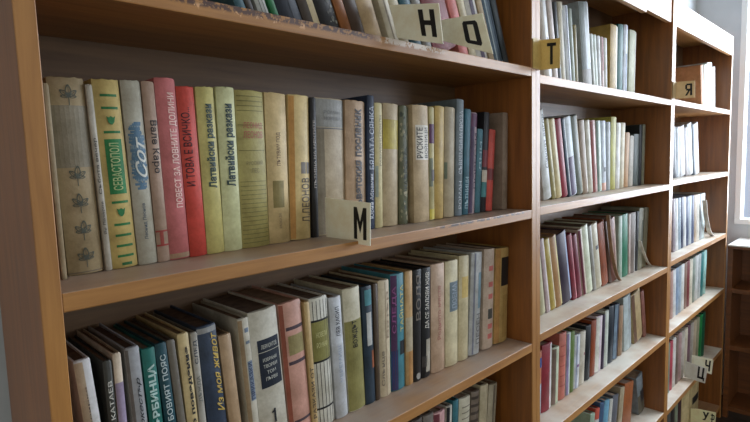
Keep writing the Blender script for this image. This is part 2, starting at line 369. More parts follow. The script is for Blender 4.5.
# one row per book: x, y, z of the foot, thickness, height, depth, lean, colour, -, -, label, group, kind, printing
BOOKS = [
 (0.0164, 0.066, 0.003, 0.005, 0.202, 0.118, -0.47, (158, 142, 112), None, 0.35, 'thin cream booklet against the side panel, first on the second shelf of the near bookcase', 'books on the second shelf of the near bookcase', 'book', {}),
 (0.0268, 0.078, 0.003, 0.0351, 0.211, 0.115, -1.42, (160, 142, 108), None, 0.35, 'thick worn grey-beige book with a column of leaf ornaments on its spine', 'books on the second shelf of the near bookcase', 'book', {'bands': [(0, 1, 0.55, 0.86, (136, 128, 108)), (0, 1, 0.0, 0.015, (120, 105, 84))], 'art': 'leaves'}),
 (0.0636, 0.078, 0.003, 0.0068, 0.2054, 0.115, -1.74, (176, 170, 156), None, 0.35, 'thin pale book squeezed between the leaf-ornament book and the green-striped book', 'books on the second shelf of the near bookcase', 'book', {'text': [('Събота вечер', 0.2, 0.8, 0.42, 0.72, 'up', (70, 66, 62)), ('Ян Лазаров', 0.3, 0.8, 0.2, 0.38, 'up', (70, 66, 62))]}),
 (0.0714, 0.078, 0.003, 0.0278, 0.2122, 0.115, -1.83, (192, 170, 104), None, 0.35, 'cream book with green bars and a green title panel up its spine', 'books on the second shelf of the near bookcase', 'book', {'bands': [(0.2, 0.86, 0.4, 0.69, (38, 122, 66)), (0.22, 0.86, 0.91, 0.923, (38, 112, 60)), (0.22, 0.86, 0.845, 0.858, (38, 112, 60)), (0.22, 0.86, 0.72, 0.733, (38, 112, 60)), (0.22, 0.86, 0.35, 0.363, (38, 112, 60)), (0.22, 0.86, 0.23, 0.24300000000000002, (38, 112, 60)), (0.22, 0.86, 0.172, 0.185, (38, 112, 60)), (0.22, 0.86, 0.115, 0.128, (38, 112, 60)), (0.22, 0.86, 0.06, 0.073, (38, 112, 60)), (0.35, 0.75, 0.015, 0.03, (50, 110, 64))], 'text': [('СЕВАСТОПОЛ', 0.34, 0.72, 0.42, 0.67, 'up', (166, 180, 124)), ('♥', 0.36, 0.7, 0.765, 0.81, 'h', (38, 112, 60)), ('♥', 0.36, 0.7, 0.28, 0.325, 'h', (38, 112, 60))]}),
 (0.1004, 0.078, 0.003, 0.0217, 0.2134, 0.115, -1.67, (172, 168, 152), None, 0.35, 'greyish white book with a blue brushed patch and white script on the spine', 'books on the second shelf of the near bookcase', 'book', {'text': [('~Сот', 0.3, 0.9, 0.48, 0.7, 'up', (206, 208, 200)), ('Леонид Леонов', 0.4, 0.62, 0.14, 0.34, 'up', (70, 80, 90))], 'art': 'brush'}),
 (0.1227, 0.078, 0.003, 0.0144, 0.2138, 0.115, -1.43, (172, 146, 128), None, 0.35, 'dusty pinkish book with black lettering reading downwards and a red stamp at its foot', 'books on the second shelf of the near bookcase', 'book', {'bands': [(0, 1, 0.09, 0.1, (160, 60, 54)), (0, 1, 0.17, 0.18, (160, 60, 54)), (0.3, 0.6, 0.1, 0.17, (165, 75, 66))], 'text': [('Вале Каро', 0.2, 0.95, 0.5, 0.79, 'down', (45, 38, 38))]}),
 (0.1378, 0.078, 0.003, 0.025, 0.2197, 0.115, -1.3, (190, 108, 108), None, 0.35, 'tall dusty pink book with pale lettering up its spine beside the red one', 'books on the second shelf of the near bookcase', 'book', {'bands': [(0, 1, 0, 0.035, (170, 140, 112))], 'text': [('ПОВЕСТ ЗА ЛОВНИТЕ ДОЛИНИ', 0.5, 0.92, 0.29, 0.92, 'up', (224, 190, 178))]}),
 (0.1637, 0.078, 0.003, 0.0226, 0.2115, 0.115, -1.4, (194, 70, 58), None, 0.35, 'bright red book with dark lettering up its spine', 'books on the second shelf of the near bookcase', 'book', {'text': [('И ТОВА Е ВСИЧКО...', 0.12, 0.6, 0.42, 0.88, 'up', (62, 26, 34))]}),
 (0.1869, 0.078, 0.003, 0.0244, 0.2129, 0.115, -0.85, (196, 186, 116), None, 0.35, 'yellow book with dark green lettering, directly beside the red book', 'books on the second shelf of the near bookcase', 'book', {'text': [('*Латвийски разкази', 0.3, 0.9, 0.4, 0.9, 'up', (44, 62, 52))]}),
 (0.2119, 0.078, 0.003, 0.0259, 0.215, 0.115, 0.01, (206, 208, 160), None, 0.35, 'pale green twin of the yellow lettered book, touching the olive striped one', 'books on the second shelf of the near bookcase', 'book', {'text': [('*Латвийски разкази', 0.25, 0.9, 0.4, 0.9, 'up', (40, 58, 54))]}),
 (0.2384, 0.078, 0.003, 0.0434, 0.213, 0.115, 0.19, (168, 158, 96), None, 0.35, 'wide olive book ruled with fine horizontal lines and faded red lettering', 'books on the second shelf of the near bookcase', 'book', {'bands': [(0.04, 0.96, 0.03, 0.034999999999999996, (128, 122, 70)), (0.04, 0.96, 0.057999999999999996, 0.063, (128, 122, 70)), (0.04, 0.96, 0.086, 0.091, (128, 122, 70)), (0.04, 0.96, 0.114, 0.11900000000000001, (128, 122, 70)), (0.04, 0.96, 0.14200000000000002, 0.14700000000000002, (128, 122, 70)), (0.04, 0.96, 0.17, 0.17500000000000002, (128, 122, 70)), (0.04, 0.96, 0.198, 0.203, (128, 122, 70)), (0.04, 0.96, 0.226, 0.231, (128, 122, 70)), (0.04, 0.96, 0.254, 0.259, (128, 122, 70)), (0.04, 0.96, 0.28200000000000003, 0.28700000000000003, (128, 122, 70)), (0.04, 0.96, 0.31000000000000005, 0.31500000000000006, (128, 122, 70)), (0.04, 0.96, 0.33799999999999997, 0.34299999999999997, (128, 122, 70)), (0.04, 0.96, 0.366, 0.371, (128, 122, 70)), (0.04, 0.96, 0.394, 0.399, (128, 122, 70)), (0.04, 0.96, 0.42200000000000004, 0.42700000000000005, (128, 122, 70)), (0.04, 0.96, 0.62, 0.625, (128, 122, 70)), (0.04, 0.96, 0.9, 0.905, (128, 122, 70)), (0.04, 0.96, 0.93, 0.935, (128, 122, 70)), (0.04, 0.96, 0.87, 0.875, (128, 122, 70)), (0.04, 0.96, 0.96, 0.965, (128, 122, 70)), (0.04, 0.96, 0.78, 0.785, (128, 122, 70))], 'text': [('ЛЕОНИД', 0.2, 0.9, 0.755, 0.8, 'h', (172, 104, 84)), ('ЛЕОНОВ', 0.2, 0.9, 0.7, 0.745, 'h', (172, 104, 84)), ('РУССКИЙ', 0.25, 0.85, 0.53, 0.56, 'h', (130, 120, 76)), ('ЛЕС', 0.4, 0.7, 0.48, 0.51, 'h', (130, 120, 76))]}),
 (0.2824, 0.078, 0.003, 0.0348, 0.2126, 0.115, 0.84, (206, 182, 132), None, 0.35, 'cream book with ragged edges and a small olive block low on its spine', 'books on the second shelf of the near bookcase', 'book', {'bands': [(0.2, 0.72, 0.24, 0.42, (134, 120, 70))], 'text': [('ПЪТУВАМ ПОД', 0.4, 0.62, 0.52, 0.74, 'up', (110, 86, 62)), ('РАЗКАЗИ', 0.42, 0.55, 0.1, 0.2, 'up', (140, 120, 90))]}),
 (0.3186, 0.078, 0.003, 0.0366, 0.2119, 0.115, 1.92, (212, 188, 132), None, 0.35, 'yellowish cream book with brown side and large grey lettering above the shelf edge', 'books on the second shelf of the near bookcase', 'book', {'bands': [(0.0, 0.22, 0, 1, (190, 140, 74)), (0.5, 0.75, 0.46, 0.54, (120, 112, 104)), (0.8, 0.98, 0.46, 0.54, (120, 112, 104))], 'text': [('Л.ЛЕОНОВ', 0.5, 0.95, 0.12, 0.43, 'up', (84, 74, 62))]}),
 (0.3584, 0.078, 0.003, 0.0108, 0.2104, 0.115, 1.23, (38, 36, 36), None, 0.35, 'narrow black book between the yellowish cream book and the broad grey one', 'books on the second shelf of the near bookcase', 'book', {'text': [('ПЪТИЩА НА МЕЧТИТЕ', 0.3, 0.75, 0.36, 0.84, 'up', (160, 150, 140))]}),
 (0.3707, 0.0775, 0.003, 0.0552, 0.2109, 0.115, 0.98, (176, 160, 134), None, 0.35, 'broad book grey at the head and cream below, partly behind the M card', 'books on the second shelf of the near bookcase', 'book', {'bands': [(0, 1, 0.79, 1, (140, 140, 136)), (0, 1, 0.775, 0.785, (110, 108, 106)), (0, 0.25, 0, 0.775, (132, 122, 104))], 'text': [('РОМАН', 0.25, 0.85, 0.885, 0.91, 'h', (110, 110, 108)), ('НОВЕЛИ', 0.25, 0.85, 0.84, 0.865, 'h', (110, 110, 108))]}),
 (0.4265, 0.0745, 0.003, 0.0428, 0.2098, 0.118, 1.48, (180, 152, 124), None, 0.35, 'tan book with bold dark lettering behind the M card', 'books on the second shelf of the near bookcase', 'book', {'text': [('*на съветския посланик', 0.4, 0.75, 0.04, 0.94, 'up', (58, 48, 44))]}),
 (0.47, 0.0728, 0.003, 0.0161, 0.2203, 0.118, 1.92, (46, 58, 82), None, 0.35, 'navy blue book with white lettering running up its narrow spine', 'books on the second shelf of the near bookcase', 'book', {'text': [('Юрий Абрамик', 0.2, 0.8, 0.08, 0.42, 'up', (190, 196, 205)), ('БЯЛАТА СЯНКА', 0.2, 0.85, 0.45, 0.92, 'up', (180, 188, 200))]}),
 (0.4872, 0.0718, 0.003, 0.0173, 0.209, 0.118, 1.79, (198, 186, 140), None, 0.35, 'narrow cream book between the navy book and the yellow-banded book', 'books on the second shelf of the near bookcase', 'book', {'bands': [(0, 0.35, 0.25, 0.5, (150, 160, 150))], 'text': [('РАЗКАЗИ И НОВЕЛИ', 0.5, 0.8, 0.5, 0.9, 'up', (130, 120, 90))]}),
 (0.5051, 0.0703, 0.003, 0.0379, 0.2089, 0.118, 2.31, (184, 166, 134), None, 0.35, 'beige book with a yellow band near the top of its spine', 'books on the second shelf of the near bookcase', 'book', {'bands': [(0, 1, 0.63, 0.87, (178, 160, 62))]}),
 (0.5442, 0.0688, 0.003, 0.0224, 0.2069, 0.118, 2.17, (96, 98, 74), None, 0.35, 'mottled olive-green book beside the yellow-banded beige one', 'books on the second shelf of the near bookcase', 'book', {'text': [('НА ФРОНТА', 0.35, 0.85, 0.3, 0.62, 'up', (60, 62, 50))], 'art': 'camo'}),
 (0.5763, 0.0604, 0.003, 0.0419, 0.2095, 0.125, 0.42, (186, 164, 130), None, 0.35, 'thick tan book with a white title block of black letters', 'books on the second shelf of the near bookcase', 'book', {'bands': [(0.12, 1, 0.535, 0.83, (214, 208, 196))], 'text': [('РУСКИТЕ', 0.16, 0.52, 0.55, 0.81, 'up', (60, 58, 56)), ('ВОЙНИЦИ', 0.58, 0.95, 0.55, 0.81, 'up', (60, 58, 56))]}),
 (0.6223, 0.0653, 0.003, 0.0143, 0.2083, 0.118, 1.43, (186, 176, 128), None, 0.35, 'slim patterned book with a purple patch beside the thick tan one', 'books on the second shelf of the near bookcase', 'book', {'bands': [(0, 1, 0.68, 0.85, (88, 44, 84)), (0, 0.6, 0.3, 0.55, (120, 126, 104)), (0, 1, 0.0, 0.1, (196, 180, 70)), (0.3, 1, 0.35, 0.45, (90, 84, 80))]}),
 (0.6372, 0.0644, 0.003, 0.0272, 0.2105, 0.118, 2.56, (192, 164, 98), None, 0.35, 'plain mustard-cream book after the purple-patched slim one', 'books on the second shelf of the near bookcase', 'book', {}),
 (0.6654, 0.0631, 0.003, 0.0318, 0.21, 0.118, 2.46, (170, 156, 128), None, 0.35, 'plain grey-beige book just before the tallest blue-grey one', 'books on the second shelf of the near bookcase', 'book', {'bands': [(0.0, 0.2, 0.35, 0.5, (110, 120, 100))]}),
 (0.6979, 0.062, 0.003, 0.0228, 0.2268, 0.118, 3.14, (110, 122, 130), None, 0.35, 'tallest blue-grey book on the second shelf with white lettering', 'books on the second shelf of the near bookcase', 'book', {'text': [('СЪВРЕМЕННА ПРОЗА', 0.25, 0.7, 0.36, 0.9, 'up', (176, 184, 190)), ('РОМАН', 0.3, 0.7, 0.06, 0.3, 'up', (176, 184, 190))]}),
 (0.7213, 0.0612, 0.003, 0.0186, 0.209, 0.118, 4.24, (58, 104, 122), None, 0.35, 'teal book next to the tallest blue-grey one', 'books on the second shelf of the near bookcase', 'book', {'text': [('ПЪТНИЦИ', 0.2, 0.9, 0.06, 0.36, 'up', (150, 180, 190))]}),
 (0.7405, 0.0604, 0.003, 0.0199, 0.2029, 0.118, 4.32, (172, 152, 160), None, 0.35, 'slim mauve and white book beyond the teal one', 'books on the second shelf of the near bookcase', 'book', {'bands': [(0, 0.45, 0.0, 1, (74, 56, 88)), (0, 1, 0.86, 1, (96, 56, 88))], 'text': [('ПОВЕСТИ', 0.5, 0.95, 0.25, 0.8, 'up', (80, 60, 84))]}),
 (0.7611, 0.0597, 0.003, 0.0189, 0.1707, 0.118, 5.04, (70, 116, 130), None, 0.35, 'short teal book standing in front of the black topped one', 'books on the second shelf of the near bookcase', 'book', {'text': [('ДНИ', 0.3, 0.8, 0.5, 0.85, 'up', (150, 180, 190))]}),
 (0.7806, 0.059, 0.003, 0.019, 0.2059, 0.118, 5.38, (34, 32, 36), None, 0.35, 'black topped book with colourful spots beside the short teal one', 'books on the second shelf of the near bookcase', 'book', {'bands': [(0, 1, 0.45, 0.62, (120, 44, 52)), (0, 1, 0.3, 0.42, (190, 180, 165)), (0, 1, 0.15, 0.3, (58, 120, 124))]}),
 (0.8003, 0.0582, 0.003, 0.0233, 0.1705, 0.118, 5.7, (190, 74, 62), None, 0.35, 'short orange-red book close to the far end panel', 'books on the second shelf of the near bookcase', 'book', {'bands': [(0, 1, 0.38, 0.52, (120, 44, 46))]}),
 (0.8544, 0.0526, 0.003, 0.0202, 0.2065, 0.118, 1.5, (150, 132, 118), None, 0.35, 'wide grey-brown book showing its cover, last on the second shelf', 'books on the second shelf of the near bookcase', 'book', {}),
 (0.0342, 0.062, -0.288, 0.0162, 0.203, 0.13, -4.3, (206, 206, 206), None, 0.35, 'white-jacketed book at the left end of the third shelf', 'books on the third shelf of the near bookcase', 'book', {'bands': [(0, 0.5, 0, 1, (188, 170, 142))], 'text': [('миналото сбирка', 0.38, 0.5, 0.3, 0.85, 'up', (90, 80, 76))]}),
 (0.0511, 0.062, -0.288, 0.0088, 0.1946, 0.13, -1.14, (66, 66, 60), None, 0.35, 'dark olive-grey book with pale lettering beside the white-jacketed one', 'books on the third shelf of the near bookcase', 'book', {'text': [('ВАЛЕНТИН КАТАЕВ', 0.3, 0.8, 0.3, 0.88, 'up', (206, 206, 196))]}),
 (0.0605, 0.062, -0.288, 0.0087, 0.2002, 0.13, -0.77, (208, 192, 170), None, 0.35, 'cream book turning lilac on the lower part of its spine', 'books on the third shelf of the near bookcase', 'book', {'bands': [(0, 1, 0, 0.83, (150, 136, 160))]}),
 (0.0794, 0.062, -0.288, 0.0156, 0.2022, 0.13, -2.36, (156, 158, 162), None, 0.35, 'light grey book with flowing black script up its spine', 'books on the third shelf of the near bookcase', 'book', {'bands': [(0, 0.2, 0, 1, (110, 104, 100))], 'text': [('~Вашият оркестър', 0.45, 0.85, 0.2, 0.82, 'up', (34, 34, 38))]}),
 (0.0969, 0.062, -0.288, 0.0151, 0.1958, 0.13, -2.24, (32, 112, 104), None, 0.35, 'bright teal book with large pale title letters', 'books on the third shelf of the near bookcase', 'book', {'text': [('*ВЪРБИНЦА', 0.25, 0.9, 0.45, 0.9, 'up', (178, 206, 200)), ('Стефан', 0.5, 0.85, 0.2, 0.4, 'up', (190, 186, 140))]}),
 (0.1165, 0.062, -0.288, 0.0132, 0.1981, 0.13, -3.37, (26, 70, 80), None, 0.35, 'dark petrol-blue book with tall white outlined letters', 'books on the third shelf of the near bookcase', 'book', {'text': [('ДЕЛИТБОВИЯТ ПОЯС', 0.25, 0.85, 0.3, 0.93, 'up', (190, 204, 204))]}),
 (0.1322, 0.062, -0.288, 0.0095, 0.199, 0.13, -3.88, (110, 104, 94), None, 0.35, 'plain brownish-grey book between the petrol-blue and cream ones', 'books on the third shelf of the near bookcase', 'book', {}),
 (0.1423, 0.062, -0.288, 0.0139, 0.2028, 0.13, -2.91, (202, 182, 134), None, 0.35, 'cream book with heavy rounded black lettering up its spine', 'books on the third shelf of the near bookcase', 'book', {'text': [('*Лично поведение', 0.4, 0.85, 0.2, 0.92, 'up', (36, 34, 34))]}),
 (0.157, 0.062, -0.288, 0.0085, 0.2005, 0.13, -2.44, (164, 160, 150), None, 0.35, 'narrow pale grey book with dark marks, touching the navy book', 'books on the third shelf of the near bookcase', 'book', {'text': [('СЛЕД', 0.2, 0.8, 0.8, 0.95, 'up', (60, 66, 80)), ('ДЪЖДА', 0.2, 0.8, 0.55, 0.72, 'up', (110, 110, 106))]}),
 (0.17, 0.062, -0.288, 0.0256, 0.2046, 0.13, -3.53, (54, 66, 86), None, 0.35, 'navy cloth book with gold handwriting on its spine', 'books on the third shelf of the near bookcase', 'book', {'bands': [(0, 1, 0.955, 1, (150, 152, 152))], 'text': [('~Из моя живот', 0.55, 0.95, 0.42, 0.95, 'up', (190, 160, 76))]}),
 (0.1989, 0.062, -0.288, 0.017, 0.1865, 0.13, -3.99, (170, 142, 110), None, 0.35, 'lower tan book standing after the navy one', 'books on the third shelf of the near bookcase', 'book', {}),
 (0.2258, 0.062, -0.288, 0.0159, 0.2018, 0.13, -3.4, (186, 180, 164), None, 0.35, 'cream book with a blue lettered strip down its spine', 'books on the third shelf of the near bookcase', 'book', {'bands': [(0, 0.35, 0, 1, (150, 128, 98)), (0.45, 0.95, 0.42, 0.7, (110, 124, 140)), (0.5, 0.9, 0.9, 0.93, (110, 124, 140)), (0.5, 0.9, 0.82, 0.84, (110, 124, 140))], 'text': [('ПРИКАЗКИ', 0.5, 0.9, 0.43, 0.69, 'up', (40, 50, 80))]}),
 (0.2436, 0.062, -0.288, 0.045, 0.2055, 0.13, -3.55, (196, 192, 178), None, 0.35, 'broad white worn book with a navy title label and numeral', 'books on the third shelf of the near bookcase', 'book', {'bands': [(0.18, 0.95, 0.46, 0.8, (36, 44, 58)), (0.18, 0.95, 0.71, 0.714, (190, 186, 170))], 'text': [('ЛЕРМОНТОВ', 0.28, 0.86, 0.735, 0.765, 'h', (180, 180, 170)), ('ИЗБРАНИ', 0.3, 0.8, 0.645, 0.67, 'h', (180, 180, 170)), ('ТВОРБИ', 0.3, 0.8, 0.6, 0.625, 'h', (180, 180, 170)), ('ТОМ', 0.4, 0.72, 0.555, 0.58, 'h', (180, 180, 170)), ('ПЪРВИ', 0.34, 0.76, 0.51, 0.535, 'h', (180, 180, 170)), ('1', 0.4, 0.62, 0.2, 0.3, 'h', (30, 32, 38))]}),
 (0.2914, 0.062, -0.288, 0.0384, 0.2071, 0.13, -3.2, (198, 150, 134), None, 0.35, 'salmon pink book with dark bars and an olive patch', 'books on the third shelf of the near bookcase', 'book', {'bands': [(0, 0.16, 0, 1, (150, 84, 66)), (0.2, 1, 0.8, 0.825, (76, 62, 70)), (0.2, 1, 0.55, 0.575, (76, 62, 70)), (0.25, 0.98, 0.62, 0.76, (150, 138, 92)), (0.2, 1, 0.12, 0.14, (76, 62, 70))]}),
 (0.3304, 0.062, -0.288, 0.01, 0.2012, 0.13, -2.22, (190, 162, 112), None, 0.35, 'thin sandy book with dark lettering beside the salmon pink one', 'books on the third shelf of the near bookcase', 'book', {'text': [('РАЗКАЗИ ОТ', 0.2, 0.8, 0.1, 0.5, 'up', (70, 60, 52))]}),
 (0.3411, 0.062, -0.288, 0.0338, 0.2027, 0.13, -1.89, (204, 202, 190), None, 0.35, 'white book with black vertical stripes and an olive label', 'books on the third shelf of the near bookcase', 'book', {'bands': [(0.12, 0.15, 0, 0.98, (70, 70, 70)), (0.3, 0.32999999999999996, 0, 0.98, (70, 70, 70)), (0.5, 0.53, 0, 0.98, (70, 70, 70)), (0.7, 0.73, 0, 0.98, (70, 70, 70)), (0.88, 0.91, 0, 0.98, (70, 70, 70)), (0.02, 0.98, 0.52, 0.82, (136, 132, 74)), (0.02, 0.98, 0.82, 0.835, (36, 36, 36)), (0.02, 0.98, 0.505, 0.52, (36, 36, 36)), (0.02, 0.98, 0.14, 0.155, (36, 36, 36))], 'text': [('НОВЕЛИ', 0.2, 0.8, 0.7, 0.74, 'h', (190, 186, 130)), ('РОМАНИ', 0.2, 0.8, 0.62, 0.66, 'h', (190, 186, 130))]}),
 (0.379, 0.062, -0.288, 0.0236, 0.1967, 0.13, -2.15, (190, 194, 200), None, 0.35, 'bluish white book with small black lettering, before the olive and cream one', 'books on the third shelf of the near bookcase', 'book', {'text': [('ЛЕВ КАСИЛ', 0.35, 0.7, 0.68, 0.92, 'up', (50, 50, 60)), ('ЧЕРЕМИШ', 0.4, 0.7, 0.3, 0.6, 'up', (150, 160, 176))]}),
 (0.4066, 0.062, -0.288, 0.036, 0.204, 0.13, -1.69, (200, 194, 170), None, 0.35, 'book with cream head and olive lower spine with black upright lettering', 'books on the third shelf of the near bookcase', 'book', {'bands': [(0, 1, 0, 0.74, (138, 132, 78))], 'text': [('вождът', 0.35, 0.7, 0.52, 0.74, 'up', (40, 38, 30))]}),
 (0.4433, 0.062, -0.288, 0.0223, 0.2004, 0.13, -0.62, (44, 60, 74), None, 0.35, 'dark blue book with a white torn patch on its spine', 'books on the third shelf of the near bookcase', 'book', {'bands': [(0.3, 0.8, 0.5, 0.78, (190, 192, 190)), (0.2, 0.9, 0.84, 0.97, (80, 140, 150)), (0.7, 1, 0.3, 0.45, (150, 84, 50))]}),
 (0.4662, 0.062, -0.288, 0.0098, 0.201, 0.13, 0.17, (84, 70, 56), None, 0.35, 'thin dark brown book beside the torn blue one', 'books on the third shelf of the near bookcase', 'book', {}),
 (0.4775, 0.062, -0.288, 0.026, 0.2029, 0.13, 0.71, (198, 184, 156), None, 0.35, 'cream book with faded flourishes and worn head', 'books on the third shelf of the near bookcase', 'book', {'bands': [(0.5, 0.55, 0, 1, (140, 120, 100))], 'text': [('Слънце', 0.1, 0.4, 0.1, 0.4, 'up', (120, 110, 100)), ('Вятър', 0.6, 0.9, 0.5, 0.9, 'up', (150, 130, 110))]}),
 (0.5065, 0.062, -0.288, 0.0348, 0.2079, 0.13, 1.21, (64, 126, 140), None, 0.35, 'turquoise book with purple edge and yellow lettering', 'books on the third shelf of the near bookcase', 'book', {'bands': [(0, 0.36, 0, 1, (78, 50, 84)), (0, 0.4, 0.0, 0.35, (40, 56, 100)), (0.55, 1, 0.3, 0.42, (20, 30, 36))], 'text': [('ТАЙНАТА', 0.5, 0.85, 0.5, 0.9, 'up', (190, 180, 110)), ('СЛЕДА', 0.06, 0.32, 0.5, 0.9, 'up', (140, 80, 130))]}),
 (0.5419, 0.0609, -0.288, 0.0187, 0.2076, 0.13, 1.36, (190, 156, 108), None, 0.35, 'narrow tan and orange book before the black pair', 'books on the third shelf of the near bookcase', 'book', {'bands': [(0, 1, 0.3, 0.6, (178, 166, 140)), (0.3, 1, 0, 0.3, (176, 130, 76))]}),
 (0.5612, 0.0602, -0.288, 0.0221, 0.2064, 0.13, 2.02, (38, 36, 36), None, 0.35, 'black book with grey lettering, paired with the white-lettered black one', 'books on the third shelf of the near bookcase', 'book', {'text': [('ВОЛЯ', 0.2, 0.8, 0.55, 0.95, 'up', (120, 112, 104)), ('●', 0.25, 0.75, 0.02, 0.08, 'h', (150, 146, 140))]}),
 (0.5839, 0.0593, -0.288, 0.0239, 0.2061, 0.13, 2.31, (36, 36, 38), None, 0.35, 'black book with bold white lettering near the tan-pink one', 'books on the third shelf of the near bookcase', 'book', {'bands': [(0.4, 1, 0.05, 0.35, (170, 164, 150)), (0, 0.5, 0.1, 0.2, (60, 56, 54))], 'text': [('ДА СЕ ЗАЛОВИ ЖИВ', 0.25, 0.75, 0.45, 0.96, 'up', (214, 210, 200))]}),
 (0.612, 0.058, -0.288, 0.0408, 0.2082, 0.13, 1.32, (192, 164, 140), None, 0.35, 'tan-pink book with faint reddish lettering', 'books on the third shelf of the near bookcase', 'book', {'text': [('Родното място', 0.35, 0.65, 0.3, 0.8, 'up', (166, 112, 100))]}),
 (0.654, 0.0566, -0.288, 0.0393, 0.2074, 0.13, 1.37, (206, 196, 162), None, 0.35, 'cream book with a blue-grey label halfway up its spine', 'books on the third shelf of the near bookcase', 'book', {'bands': [(0.25, 1, 0.52, 0.8, (112, 128, 138))], 'text': [('ПОЕМА', 0.4, 0.8, 0.55, 0.78, 'up', (150, 160, 170))]}),
 (0.6939, 0.0556, -0.288, 0.0324, 0.2114, 0.13, 2.41, (200, 188, 152), None, 0.35, 'plain cream book between the blue-label one and the grey-white one', 'books on the third shelf of the near bookcase', 'book', {'bands': [(0.2, 0.9, 0.6, 0.8, (206, 180, 110))]}),
 (0.7272, 0.0545, -0.288, 0.0374, 0.2116, 0.13, 4.4, (176, 178, 178), None, 0.35, 'grey-white book with pale blue patch beyond the plain cream one', 'books on the third shelf of the near bookcase', 'book', {'bands': [(0.6, 1, 0.45, 0.8, (120, 150, 164)), (0.2, 0.32, 0, 1, (120, 124, 140))], 'text': [('ПЕСЕН', 0.5, 0.9, 0.1, 0.4, 'up', (110, 110, 110))]}),
 (0.7756, 0.0531, -0.288, 0.0383, 0.2122, 0.13, 3.18, (190, 170, 152), None, 0.35, 'grey-pink book with small red flower marks on its spine', 'books on the third shelf of the near bookcase', 'book', {'bands': [(0.35, 0.8, 0.3, 0.4, (70, 70, 66)), (0.35, 0.8, 0.1, 0.15000000000000002, (196, 106, 100)), (0.35, 0.8, 0.2, 0.25, (196, 106, 100)), (0.35, 0.8, 0.5, 0.55, (196, 106, 100)), (0.35, 0.8, 0.62, 0.67, (196, 106, 100)), (0.35, 0.8, 0.78, 0.8300000000000001, (196, 106, 100))]}),
 (0.8178, 0.0518, -0.288, 0.0516, 0.2075, 0.13, 3.17, (190, 158, 98), None, 0.35, 'sandy yellow book with a black label, last on the third shelf', 'books on the third shelf of the near bookcase', 'book', {'bands': [(0.35, 1, 0.6, 0.9, (34, 32, 30)), (0, 0.28, 0, 1, (176, 130, 72)), (0.5, 0.9, 0.05, 0.5, (172, 140, 82))]}),
 (0.5286, 0.065, -0.58, 0.0239, 0.2185, 0.12, 0.39, (90, 80, 74), None, 0.35, 'dark book mostly under the shelf edge, first on the bottom shelf', 'books on the bottom shelf of the near bookcase', 'book', {}),
 (0.5531, 0.065, -0.58, 0.0294, 0.2152, 0.12, 1.88, (96, 84, 76), None, 0.35, 'brown-topped book before the pale pair on the bottom shelf', 'books on the bottom shelf of the near bookcase', 'book', {}),
 (0.5831, 0.065, -0.58, 0.03, 0.2123, 0.12, 2.87, (120, 112, 104), None, 0.35, 'greyish book beside the pink one on the bottom shelf', 'books on the bottom shelf of the near bookcase', 'book', {}),
 (0.6149, 0.065, -0.58, 0.0347, 0.205, 0.12, 2.77, (206, 160, 160), None, 0.35, 'pale pink book on the bottom shelf of the near bookcase', 'books on the bottom shelf of the near bookcase', 'book', {'bands': [(0, 0.4, 0, 1, (120, 60, 70))]}),
 (0.6503, 0.065, -0.58, 0.0181, 0.2067, 0.12, 3.71, (190, 186, 176), None, 0.35, 'slim white book with dark edge beside the pale pink one', 'books on the bottom shelf of the near bookcase', 'book', {'bands': [(0, 0.45, 0, 1, (40, 40, 44))]}),
 (0.6723, 0.065, -0.58, 0.0186, 0.2107, 0.12, 3.51, (50, 110, 122), None, 0.35, 'teal book between slim white and broad ruled ones on the bottom shelf', 'books on the bottom shelf of the near bookcase', 'book', {}),
 (0.6915, 0.065, -0.58, 0.0388, 0.2042, 0.12, 4.64, (196, 190, 168), None, 0.35, 'cream book with fine ruled lines on the bottom shelf', 'books on the bottom shelf of the near bookcase', 'book', {'bands': [(0.2, 1, 0.6, 0.612, (130, 124, 110)), (0.2, 1, 0.66, 0.672, (130, 124, 110)), (0.2, 1, 0.72, 0.732, (130, 124, 110)), (0.2, 1, 0.78, 0.792, (130, 124, 110)), (0.2, 1, 0.84, 0.852, (130, 124, 110)), (0.2, 1, 0.9, 0.912, (130, 124, 110))]}),
 (0.7316, 0.065, -0.58, 0.0297, 0.2046, 0.12, 5.54, (120, 106, 92), None, 0.35, 'brown striped book on the bottom shelf', 'books on the bottom shelf of the near bookcase', 'book', {'bands': [(0, 1, 0.6, 0.63, (80, 70, 62)), (0, 1, 0.68, 0.7100000000000001, (80, 70, 62)), (0, 1, 0.76, 0.79, (80, 70, 62)), (0, 1, 0.84, 0.87, (80, 70, 62)), (0, 1, 0.92, 0.9500000000000001, (80, 70, 62))]}),
 (0.7658, 0.065, -0.58, 0.0294, 0.2073, 0.12, 5.32, (190, 178, 148), None, 0.35, 'pale cream book, last but one on the bottom shelf', 'books on the bottom shelf of the near bookcase', 'book', {}),
 (0.796, 0.065, -0.58, 0.033, 0.1976, 0.12, 6.47, (176, 166, 144), None, 0.35, 'light grey-cream book, last on the bottom shelf', 'books on the bottom shelf of the near bookcase', 'book', {'bands': [(0.4, 0.6, 0, 1, (120, 112, 100))]}),
 (0.2321, 0.045, 0.298, 0.0141, 0.213, 0.13, -21.22, (60, 92, 102), None, 0.35, 'blue-green bound book with worn spine, first seen above the chipped shelf edge', 'books on the top shelf of the near bookcase', 'book', {}),
 (0.2484, 0.045, 0.298, 0.0092, 0.213, 0.13, -21.28, (70, 62, 56), None, 0.35, 'dark brown thin book between the blue-green one and the white one', 'books on the top shelf of the near bookcase', 'book', {}),
 (0.2649, 0.045, 0.298, 0.0154, 0.213, 0.13, -21.88, (176, 178, 172), None, 0.35, 'frayed white book standing beside a green strip on the top shelf', 'books on the top shelf of the near bookcase', 'book', {'bands': [(0.3, 0.36, 0, 1, (90, 90, 90)), (0.62, 0.7, 0, 1, (110, 110, 106))]}),
